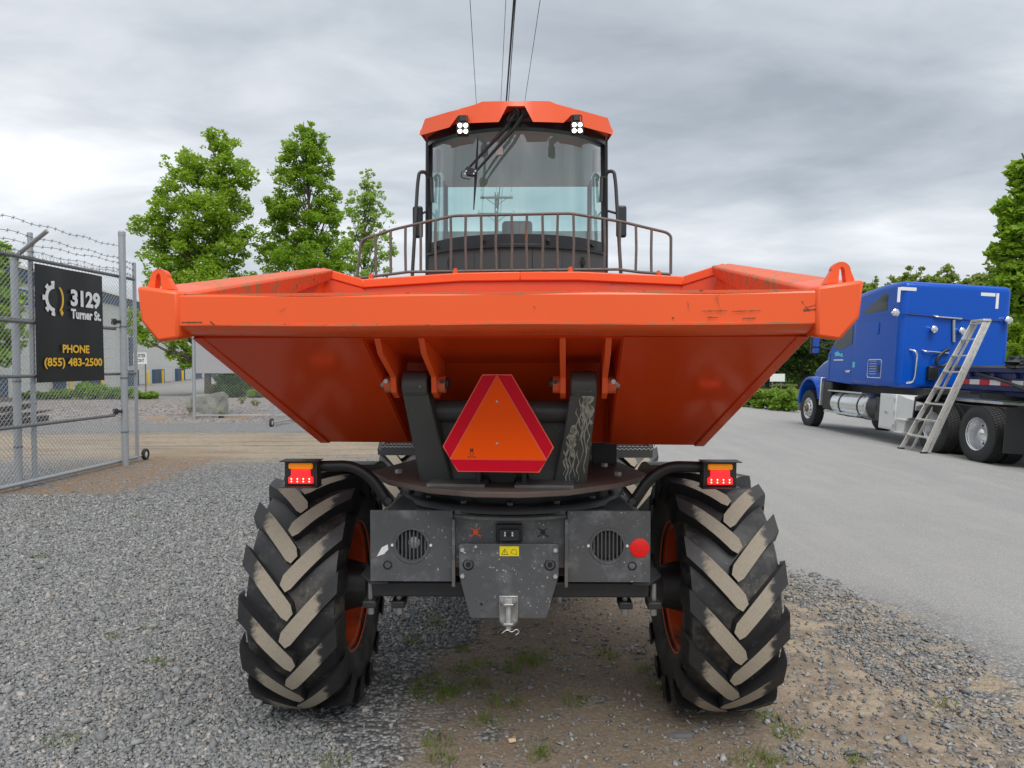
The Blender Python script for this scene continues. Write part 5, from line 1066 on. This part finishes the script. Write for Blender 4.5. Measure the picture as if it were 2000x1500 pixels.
b = B(); b.bb(X0 + .06, X0 + .09, YB + 2.38, YB + 2.60, 1.47, 1.53); put(b, 'door_handle', 'chrome', cab_, bevel=.012)
b = B(); b.add([(X0 + .083, YB + 2.82 + .5 * a, 1.87 + .16 * c) for a, c in ((0, 0), (.1, .7), (.35, .5), (.6, 1), (1, .75), (.9, .15), (.5, .2))], [tuple(range(7))]); put(b, 'door_logo', 'teal', cab_, smooth=0)
b = B(); b.bb(X0 + .0825, X0 + .084, YB + 2.80, YB + 3.35, 1.78, 1.81); put(b, 'door_lettering', 'sign_white', cab_)
b = B(); b.bb(X0 - .003, X0 + .002, YB + 1.98, YB + 2.10, 1.60, 1.74); put(b, 'green_sticker', 'teal', slp)
b = B(); b.loft([[(x, y, z) for x, z in ((X0 + w, 1.1), (X0 + w, zt2), (X0 + w + .2, zt2 + .15), (X1 - w - .2, zt2 + .15), (X1 - w, zt2), (X1 - w, 1.1))] for y, w, zt2 in ((YB + 3.7, .20, 1.86), (YB + 4.6, .34, 1.72), (YB + 5.35, .48, 1.52), (YB + 5.5, .52, 1.2))]); put(b, 'hood', 'blue_paint', TRK, bevel=.05, seg=3, smooth=50)
# side window of the sleeper, storage door, vents
b = B(); b.prismX([(YB + .62, 2.92), (YB + .62, 3.30), (YB + .78, 3.33), (YB + 1.75, 2.96), (YB + 1.7, 2.90)], X0 - .004, X0 + .01); put(b, 'sleeper_window', 'dark_glass', slp, bevel=.004)
for z, w in ((2.84, .012), (2.74, .012)): 
    b = B(); b.bb(X0 - .006, X0 + .006, YB + .25, YB + 2.1, z, z + w); put(b, 'body_crease', 'blue_paint', slp)
b = B(); y0, y1, z0, z1 = YB + .70, YB + 1.32, PZ(738, 16.4), PZ(702, 16.4)
b.tube(rnd([(X0 - .004, y0, z0), (X0 - .004, y1, z0), (X0 - .004, y1, z1), (X0 - .004, y0, z1), (X0 - .004, y0, z0 + .001)], .07), .011, 6); sd = put(b, 'storage_door', 'polished_alu', slp)
for k in range(6):
    b = B(); b.bb(X0 - .002, X0 + .004, y0 + .24, y1 - .06, z0 + .08 + k * .06, z0 + .10 + k * .06); put(b, 'placard_line', 'sign_grey', sd)
b = B(); b.bb(X0 - .008, X0 + .004, y0 + .07, y0 + .17, z0 + .12, z0 + .30); put(b, 'door_latch', 'black_plastic', sd)
b = B(); b.bb(X0 - .02, X0 + .004, YB + .92, YB + 1.06, PZ(652, 16.5), PZ(628, 16.5)); put(b, 'vent', 'blue_paint', slp, bevel=.02)
# back of the sleeper
def BK(u, v_, y=YB): return (PX(u, y, v_), y, PZ(v_, y))
th_ = math.tan(TR)
def bkx(u, v_):       # undo the truck's lean so the mark lands where the photo shows it
    x, y, z = BK(u, v_); dx_, dz_ = x - TX, z - zL; c, s_ = math.cos(TR), math.sin(TR); return (TX + dx_ * c - dz_ * s_, zL + dx_ * s_ + dz_ * c)
for (u0, v0, u1, v1) in ((1753, 561, 1758.5, 590), (1759.5, 561, 1790, 567.5), (1916, 572, 1944, 578.5), (1945, 573, 1950.5, 603)):
    x0, z1 = bkx(u0, v0); x1, z0 = bkx(u1, v1); xm, zm = bkx((u0 + u1) / 2, (v0 + v1) / 2); hw, hh = (u1 - u0) * YB / F / 2, (v1 - v0) * YB / F / 2
    b = B(); b.bb(xm - hw, xm + hw, YB - .004, YB + .002, zm - hh, zm + hh); put(b, 'reflective_strip', 'sign_white', slp)
for u, v_, r in ((1744, 611.5, .085), (1963, 626.5, .085), (1819, 643.5, .075), (1873, 647, .075)):
    x, z = bkx(u, v_); b = B(); b.lathe([(-.14, 0), (-.15, r * .7), (-.13, r), (-.05, r * .85), (.0, r * .4)], (x, YB, z), 'Y', 24); l_ = put(b, 'flood_lamp', 'chrome', slp)
    b = B(); b.lathe([(-.157, 0), (-.152, r * .75)], (x, YB, z), 'Y', 20); put(b, 'flood_lens', 'clear_lens', l_)
def bpath(pts, dy=-.06): return [(bkx(u, v_)[0], YB + dy * k, bkx(u, v_)[1]) for u, v_, k in pts]
for nm, pts, r, mt in (('grab_bar', [(1824, 617, 0), (1826, 619, 1), (1876, 623, 1), (1876, 624, 0)], .022, 'chrome'), ('grab_bar', [(1801, 684, 0), (1803, 686, 1), (1850, 690, 1), (1851, 691, 0)], .020, 'chrome'), ('grab_bar', [(1777, 683, 0), (1783, 685, 1.5), (1787, 694, 1.5), (1783, 735, 1.5), (1780, 746, 1.2), (1770, 748, 0)], .022, 'chrome'), ('conduit', [(1861, 625, .6), (1861, 668, .6)], .03, 'galv'), ('lamp_wire', [(1755, 612, .3), (1810, 617, .3), (1880, 624, .3), (1955, 627, .3)], .010, 'wire'), ('air_hose', [(1850, 682, 1), (1836, 688, 1.6), (1824, 700, 2), (1822, 712, 2), (1834, 717, 1.5), (1850, 706, 1.5)], .032, 'black_plastic')):
    b = B(); b.tube(rnd(bpath(pts), .12), r, 8); put(b, nm, mt, TRK if nm == 'air_hose' else slp, smooth=60)
x, z = bkx(1818, 729); b = B(); b.bb(x - .11, x + .11, YB - .12, YB, z - .15, z + .15); put(b, 'junction_box', 'black_plastic', slp, bevel=.02)
# rivet rows
b = B()
for zr_ in (1.75, 2.3, 2.85):
    for k in range(20): b.lathe([(-.004, 0), (-.003, .008), (0, .010)], (X0 + .18 + k * .108, YB, zr_), 'Y', 6)
put(b, 'rivets', 'blue_paint', slp)
# frame, tanks, boxes
b = B(); b.bb(X0 + .75, X0 + .85, 11.3, YB + 5.2, .72, .98); b.bb(X0 + 1.57, X0 + 1.67, 11.3, YB + 5.2, .72, .98); b.bb(X0 + .5, X1 - .5, YB - .2, YB + 3.4, .80, zS + .02); b.bb(X0 + .4, X1 - .4, 12.2, 15.0, .62, .92); put(b, 'chassis_frame', 'black_metal', TRK, bevel=.01)
tY0, tY1 = YB + 1.45, YB + 3.35; b = B(); b.lathe([(tY0, 0), (tY0, .24), (tY0 + .03, .31), (tY0 + .10, .325), (tY1 - .10, .325), (tY1 - .03, .31), (tY1, .24), (tY1, 0)], (X0 + .36, 0, .66), 'Y', 36); tk = put(b, 'fuel_tank', 'polished_alu', TRK)
for y in (tY0 + .35, tY0 + 1.35):
    b = B(); b.lathe([(y - .03, .328), (y - .03, .334), (y + .03, .334), (y + .03, .328)], (X0 + .36, 0, .66), 'Y', 36); put(b, 'tank_strap', 'black_metal', tk)
for z, x0 in ((.955, X0 + .05), (.40, X0 - .03)):
    b = B(); b.bb(x0, x0 + .28, tY0 + .2, tY1 + .15, z, z + .04); put(b, 'tank_step', 'polished_alu', TRK, bevel=.006)
b = B(); b.lathe([(YB + .98, 0), (YB + .98, .30), (YB + 1.43, .315), (YB + 1.43, 0)], (X0 + .38, 0, .66), 'Y', 28); b.bb(X0 + .1, X0 + .6, YB + .72, YB + 1.05, .36, .92); put(b, 'exhaust_box', 'black_metal', TRK, bevel=.02)
b = B(); b.bb(X0 + .02, X0 + .55, YB + .02, YB + .70, .22, 1.02); tb_ = put(b, 'tool_box', 'white_paint', TRK, bevel=.015)
b = B(); b.bb(X0 + .012, X0 + .022, YB + .06, YB + .66, .26, .98); put(b, 'box_door', 'white_paint', tb_, bevel=.008)
b = B(); b.bb(X0 - .01, X0 + .02, YB + .28, YB + .42, .58, .64); put(b, 'box_latch', 'chrome', tb_, bevel=.008)
for z in (.32, .62, .90):
    b = B(); b.cyl((X0 + .005, YB + .03, z - .04), (X0 + .005, YB + .03, z + .04), .018, 8); put(b, 'box_hinge', 'chrome', tb_)
b = B(); b.prismX([(YB - .98, .86), (YB + .02, 1.02), (YB + .02, .18), (YB - .30, .22), (YB - .36, .50), (YB - .62, .56), (YB - .70, .80)], X0 + .06, X0 + .58); b.bb(X0, X0 + .58, YB - .42, YB - .02, .46, .50); b.bb(X0, X0 + .58, YB - .32, YB - .02, .18, .22); put(b, 'deck_steps', 'white_paint', TRK, bevel=.01)
b = B(); b.bb(X0 + .5, X1 - .5, 13.0, YB + .1, .98, 1.03); put(b, 'deck_plate', 'polished_alu', TRK)
# front fender, mirror, bumper
yF = YB + 4.65
ar = np.linspace(R(-8), R(172), 15); b = B(); b.loft([[(x, yF + r * math.cos(a), .62 + r * math.sin(a)) for x, r in ((X0 + .0, .62), (X0 + .0, .70), (X0 + .62, .78), (X0 + .62, .62))] for a in ar]); put(b, 'front_fender', 'blue_paint', TRK, bevel=.03, seg=3, smooth=60)
b = B(); b.bb(X0 + .02, X0 + .5, yF - .76, yF - .70, .55, 1.32); put(b, 'fender_trim', 'polished_alu', TRK, bevel=.02)
b = B(); b.bb(X0 + .1, X0 + .6, yF - 1.25, yF - .76, .45, 1.2); put(b, 'step_well', 'black_plastic', TRK, bevel=.03)
b = B(); b.bb(X0 + .02, X0 + .4, yF + .62, yF + .72, .3, .85); put(b, 'bumper_corner', 'galv_dark', TRK, bevel=.05)
ym = YB + 4.1; b = B(); b.bb(X0 - .22, X0 + .02, ym, ym + .12, 1.95, 2.52); mr = put(b, 'side_mirror', 'black_plastic', TRK, bevel=.04, seg=3)
b = B(); b.bb(X0 - .19, X0 - .01, ym - .004, ym + .002, 2.16, 2.49); b.bb(X0 - .19, X0 - .01, ym - .004, ym + .002, 1.98, 2.12); put(b, 'mirror_glass', 'chrome', mr)
b = B(); b.tube([(X0 + .0, ym + .06, 2.15), (X0 + .35, YB + 3.5, 2.05)], .03, 6); b.tube([(X0 + .0, ym + .06, 2.3), (X0 + .35, YB + 3.4, 2.2)], .02, 6); put(b, 'mirror_arm', 'black_plastic', mr)
# wheels: lathe tyres with block tread
def truck_tyre():
    b = B(); w = .14; b.lathe([(-w * .8, .29), (-w, .34), (-w * 1.03, .43), (-w * .9, .495), (-w * .5, .505), (w * .5, .505), (w * .9, .495), (w * 1.03, .43), (w, .34), (w * .8, .29)], n=56)
    for k in range(60):
        t0 = 2 * math.pi * k / 60
        for j, (xa, xb) in enumerate(((-.125, -.08), (-.065, -.01), (.01, .065), (.08, .125))):
            o = (j % 2) * .5 * 2 * math.pi / 60; rr = [(r, t0 + o + q) for q in (0, .075) for r in (.50, .518)]
            b.loft([[(x, r * math.cos(t), r * math.sin(t)) for r, t in (rr[0], rr[1], rr[3], rr[2])] for x in (xa, xb)])
    return mesh_of('tyre', b, 'truck_rubber', 30)
TT = truck_tyre()
def disc(front):
    b = B()
    if front: b.lathe([(-.115, .29), (-.125, .30), (-.115, .305), (-.10, .285), (-.09, .262), (-.125, .24), (-.13, .15), (-.15, .13), (-.15, .10)], n=40)
    else: b.lathe([(-.125, .29), (-.135, .302), (-.12, .306), (-.10, .285), (.03, .262), (.08, .24), (.07, .16), (.02, .15), (.02, .12)], n=40)
    return mesh_of('rim', b, 'polished_alu', 35)
RD, RF = disc(False), disc(True)
hbm = B(); hbm.lathe([(-.20, 0), (-.20, .05), (-.15, .085), (-.12, .11), (-.05, .12)], n=24); HF = mesh_of('hub', hbm, 'hub_rust', 35)
hbm = B(); hbm.lathe([(-.08, 0), (-.075, .05), (-.05, .10), (.02, .125), (.05, .13)], n=28); HR = mesh_of('hub', hbm, 'chrome', 35)
def hole_mesh(front):
    b = B(); n = 10; x = -.131 if front else .072
    b.lathe([(0, 0), (0, .026)], (x - .003, .20, 0), 'X', 14) if True else None
    return mesh_of('hand_hole', b, 'black_plastic', 0)
HH = {True: hole_mesh(True), False: hole_mesh(False)}
nutb = B(); nutb.cyl((-.165, .118, 0), (-.12, .118, 0), .016, 6); NUT = mesh_of('wheel_nut', nutb, 'steel', 0)
def twheel(x, y, front, detail=True):
    t = bpy.data.objects.new('tyre', TT); COL.objects.link(t); t.parent = TRK; t.location = Vector((x, y, zL + .505)) - FR[TRK]; FR[t] = Vector((x, y, zL + .505))
    if not detail: return
    for me, nm in ((RF if front else RD, 'rim'), (HF if front else HR, 'hub')):
        o = bpy.data.objects.new(nm, me); COL.objects.link(o); o.parent = t
    for k in range(10):
        o = bpy.data.objects.new('hand_hole', HH[front]); COL.objects.link(o); o.parent = t; o.rotation_euler = (R(36 * k + 10), 0, 0)
        if front: o = bpy.data.objects.new('wheel_nut', NUT); COL.objects.link(o); o.parent = t; o.rotation_euler = (R(36 * k), 0, 0)
twheel(X0 + .16, yF, True); twheel(X1 - .2, yF, True, False)
for y in (12.95, 14.32):
    twheel(X0 + .16, y, False); twheel(X0 + .50, y, False, False); twheel(X1 - .16, y, False, False)
b = B(); b.prismX([(15.0, .95), (15.05, .55), (15.1, .55), (15.06, 1.0), (14.6, 1.1), (14.6, 1.06)], X0 + .05, X0 + .6); put(b, 'wheel_guard', 'black_plastic', TRK, bevel=.01)
b = B(); b.bb(X0 + .02, X0 + .62, 12.2, 12.22, .16, .95); put(b, 'mud_flap', 'black_plastic', TRK, label='black mud flap behind the last axle')
# ------------------------------------------------------------ lowbed trailer neck and the tarp on it
NK = thing('lowbed_trailer', 'dark blue lowbed trailer neck hitched behind the truck, reflective tape along its side', 'trailer', (X0 + 1.2, 12.5, zL), (0, TR, 0))
nx0, nx1 = X0 + .62, X1 - .1
b = B(); b.bb(nx0, nx1, 8.0, 14.9, 1.50, 1.62); b.bb(nx0 + .06, nx0 + .14, 8.0, 14.7, 1.16, 1.50); b.bb(nx1 - .14, nx1 - .06, 8.0, 14.7, 1.16, 1.50); b.bb(nx0 + .3, nx1 - .3, 8, 14.6, 1.06, 1.16); nk = put(b, 'neck', 'navy_paint', NK, bevel=.012)
b = B(); b.bb(nx0 - .006, nx0 + .02, 8, 14.9, 1.59, 1.63); put(b, 'deck_edge', 'galv_dark', NK)
for k in range(14):
    y = 14.55 - k * .30; b = B(); b.bb(nx0 + .052, nx0 + .062, y - .295, y, 1.26, 1.36); put(b, 'tape_block', 'tape_red' if k % 2 == 0 else 'sign_white', NK)
for y in (14.2, 13.5, 12.9, 12.3):
    b = B(); b.cyl((nx0 - .02, y, 1.44), (nx0 + .07, y, 1.44), .045, 12); put(b, 'tie_ring', 'navy_paint', NK)
b = B(); b.tube([(nx0 + .02, 14.0, 1.48), (nx0 - .04, 13.0, 1.32), (nx0 - .08, 12.2, 1.12), (nx0 - .05, 11.2, 1.0)], .03, 8); b.tube([(nx0, 13.7, 1.44), (nx0 - .05, 12.8, 1.28), (nx0 - .05, 11.5, 1.1)], .02, 8); put(b, 'air_lines', 'black_plastic', NK, smooth=60)
b = B(); b.cyl((X0 + 1.2, 13.9, .98), (X0 + 1.2, 13.9, 1.10), .45, 28); put(b, 'fifth_wheel', 'black_metal', NK)
# folded tarp
b = B(); tx0, ty0 = nx0 + .25, 13.0; 
bm = bmesh.new(); bmesh.ops.create_icosphere(bm, subdivisions=4, radius=1)
for vtx in bm.verts:
    p = vtx.co.copy(); f = 1 + .22 * mnoise.fractal(Vector((p.x * 2, p.y * 3, p.z * 5)) + Vector((7, 2, 1)), .9, 2, 4); f += .05 * math.sin(p.z * 16 + p.x * 3)
    vtx.co = Vector((tx0 + .55 + p.x * .75 * f, ty0 - .1 + p.y * .55 * f, 1.52 + max(-.02, .14 + p.z * .24 * f)))
bm.verts.ensure_lookup_table(); b.add([v_.co for v_ in bm.verts], [[w.index for w in f.verts] for f in bm.faces]); bm.free()
tpz = thing('folded_tarp', 'crumpled black tarp with tan strap lying on the trailer neck', 'tarp', (tx0 + .5, ty0, 1.5))
put(b, 'bundle', 'tarp', tpz, smooth=45)
b = B(); b.tube([(tx0 - .12, ty0 - .3, 1.56), (tx0 + .1, ty0 - .42, 1.78), (tx0 + .55, ty0 - .5, 1.80), (tx0 + .9, ty0 - .45, 1.72)], .03, 6); put(b, 'strap', 'tarp_tan', tpz)
# ------------------------------------------------------------ step ladder leaning on the trailer neck
l0 = Vector((7.93, 14.45, float(zground(7.93, 14)))); l1 = Vector((7.97, 13.72, l0.z)); t0_ = Vector((9.27, 14.33, 2.52)); t1_ = Vector((9.29, 13.99, 2.52))
LD = thing('step_ladder', 'folded aluminium step ladder leaning against the trailer behind the blue sleeper', 'ladder', tuple(l0))
def beam(a, c, w, d, up):
    a, c = Vector(a), Vector(c); dr = (c - a).normalized(); s1_ = dr.cross(up).normalized(); s2_ = s1_.cross(dr)
    b = B(); b.loft([[p + s1_ * w * i / 2 + s2_ * d * j / 2 for i, j in ((-1, -1), (1, -1), (1, 1), (-1, 1))] for p in (a, c)]); return b
upv = Vector((0, 1, 0))
for a, c in ((l0, t0_), (l1, t1_)): put(beam(a, c, .085, .028, upv), 'side_rail', 'alu', LD, bevel=.004)
bk = Vector((.13, 0, -.04)); 
for a, c in ((l0, t0_), (l1, t1_)):
    a2 = a + Vector((.16, (.10 if a is l1 else -.10), 0)); c2 = c + Vector((.10, 0, .04)); put(beam(a2, c2, .05, .024, upv), 'rear_rail', 'alu', LD, bevel=.003)
for k in range(8):
    t = .115 + .125 * k; a, c = l0.lerp(t0_, t), l1.lerp(t1_, t); m_ = (a + c) / 2; L_ = (a - c).length
    ang = math.atan2((a - c).x, (a - c).y); b = B(); b.box(tuple(m_ + Vector((-.01, 0, 0))), (.095, L_, .03), Matrix.Rotation(-ang, 3, 'Z')); put(b, 'step', 'alu', LD, bevel=.003)
    if k < 6:
        b = B()
        for p, q in ((a, c), (c, a)): b.tube([p + (q - p) * .03 + Vector((-.10, 0, -.13)) * .5, p + (q - p) * .22 + Vector((0, 0, -.012))], .006, 5)
        put(b, 'step_brace', 'alu', LD)
b = B(); b.box(tuple((t0_ + t1_) / 2 + Vector((.03, 0, .03))), (.16, .40, .05)); put(b, 'top_cap', 'alu', LD, bevel=.008)
for p in (l0, l1):
    b = B(); b.box(tuple(p + Vector((0, 0, .015))), (.12, .05, .03)); put(b, 'foot', 'black_plastic', LD)
# ------------------------------------------------------------ right-hand vegetation and roadside
grow('maple_tree', 'leafy maple overhanging from the right edge of the photo', 'tree', (16.8, 19), [(1992, 360, 26, 40), (1988, 410, 34, 32), (1998, 460, 42, 40), (1962, 493, 26, 16), (1990, 540, 42, 34), (2070, 430, 80, 100), (2080, 560, 80, 80), (2010, 590, 40, 40), (2130, 330, 70, 60), (1972, 562, 34, 22), (1946, 492, 16, 10), (1972, 440, 24, 26), (1985, 335, 16, 20)], 19, PZ(300, 19), 'leaf_maple', 13000, .115, 61, .2)
for i, (u, v_, ru, rv, Y, lb) in enumerate(((1972, 640, 34, 66, 24, 'tall roadside shrub right behind the sleeper roof corner'), (1990, 610, 44, 70, 26, 'tall roadside shrub under the overhanging maple'), (2010, 690, 50, 60, 22, 'roadside shrub above the folded tarp'))):
    bush(lb, u, v_, Y, ru, rv, 'leaf_maple', 9000, .09, 70 + i, group='roadside shrubs behind the truck')
for i, (u, vtop, ru, Y, mt, lb) in enumerate(((1500, 560, 60, 62, 'leaf_dark', 'dark wood-edge tree left of the truck hood'), (1565, 540, 60, 58, 'leaf_dark', 'dark wood-edge tree behind the truck mirror'), (1640, 548, 55, 60, 'leaf_dark', 'wood-edge tree behind the truck door'), (1705, 538, 38, 64, 'leaf_forest', 'wood-edge tree at the right end of the skip'), (1752, 540, 40, 66, 'leaf_forest', 'wood-edge tree over the left corner of the sleeper'), (1788, 520, 40, 60, 'leaf_forest', 'round-topped wood-edge tree over the sleeper, left of two'), (1848, 519, 44, 60, 'leaf_forest', 'round-topped wood-edge tree over the sleeper, right of two'), (1905, 528, 36, 58, 'leaf_forest', 'wood-edge tree over the right corner of the sleeper'), (1948, 505, 46, 52, 'leaf_forest', 'tallest wood-edge tree beside the maple leaves'), (2000, 520, 60, 50, 'leaf_forest', 'wood-edge tree at the right edge of the photo'))):
    h = 708 - vtop; grow('woodland_tree', lb, 'tree', (PX(u, Y), Y), [(u, vtop + h * .12, ru * .55, h * .12), (u - ru * .3, vtop + h * .28, ru * .7, h * .18), (u + ru * .35, vtop + h * .34, ru * .65, h * .2), (u, vtop + h * .55, ru, h * .28), (u - ru * .3, vtop + h * .85, ru, h * .3), (u + ru * .4, vtop + h * .95, ru, h * .3)], Y, PZ(vtop + 8, Y), mt, 12000, .125, 80 + i, .2, 'wood edge beyond the road', sub=26)
b = B(); V, Fq, tn = leaf_cloud([(PX(1440 + 22 * i, 75), 75 + 3 * math.sin(i), 3.2 + .8 * math.sin(i * 2.1)) for i in range(32)], [(2.6, 2.0, 3.6)] * 32, 30000, .26, 99)
o = fast_mesh('woodland', V, Fq, 'leaf_dark', tn, kind='stuff')
for i, (u, v_, ru, rv, Y, lb) in enumerate(((1462, 778, 26, 16, 30.5, 'roadside hedge shrub next to the skip edge'), (1500, 776, 30, 18, 29.5, 'roadside hedge shrub below the white road sign'), (1535, 778, 30, 20, 28.5, 'roadside hedge shrub in front of the truck bumper'), (1420, 772, 30, 14, 33, 'roadside hedge shrub mostly hidden by the skip'))):
    bush(lb, u, v_, Y, ru, rv, 'hedge', 5000, .07, 110 + i, group='roadside hedge')
x, y = PX(1517, 47), 47; T = thing('road_sign', 'white rectangular road sign beyond the hedge', 'sign', (x, y, 0))
for q in (-.28, .28):
    b = B(); b.tube([(x + q, y, -.1), (x + q, y, PZ(730, y) + (.8 if q < 0 else 0))], .05, 8); put(b, 'post', 'pole_wood', T)
b = B(); b.bb(PX(1503, y), PX(1532, y), y - .08, y - .05, PZ(745, y), PZ(730, y)); put(b, 'panel', 'sign_white', T)
V, Fq, tn = leaf_cloud([(-150 + 5.5 * i, 150 + 6 * math.sin(i * 1.7), 3.0 + 1.4 * math.sin(i * 2.3)) for i in range(32)], [(4.5, 3.5, 4.2 + (i % 5) * .5) for i in range(32)], 16000, .5, 131)
k = V.reshape(-1, 4, 3)[:, :, 2].min(1) > 0; V = V.reshape(-1, 4, 3)[k].reshape(-1, 3)
fast_mesh('distant_woodland', V, np.arange(len(V)).reshape(-1, 4), 'leaf_forest', tn[k], kind='stuff')
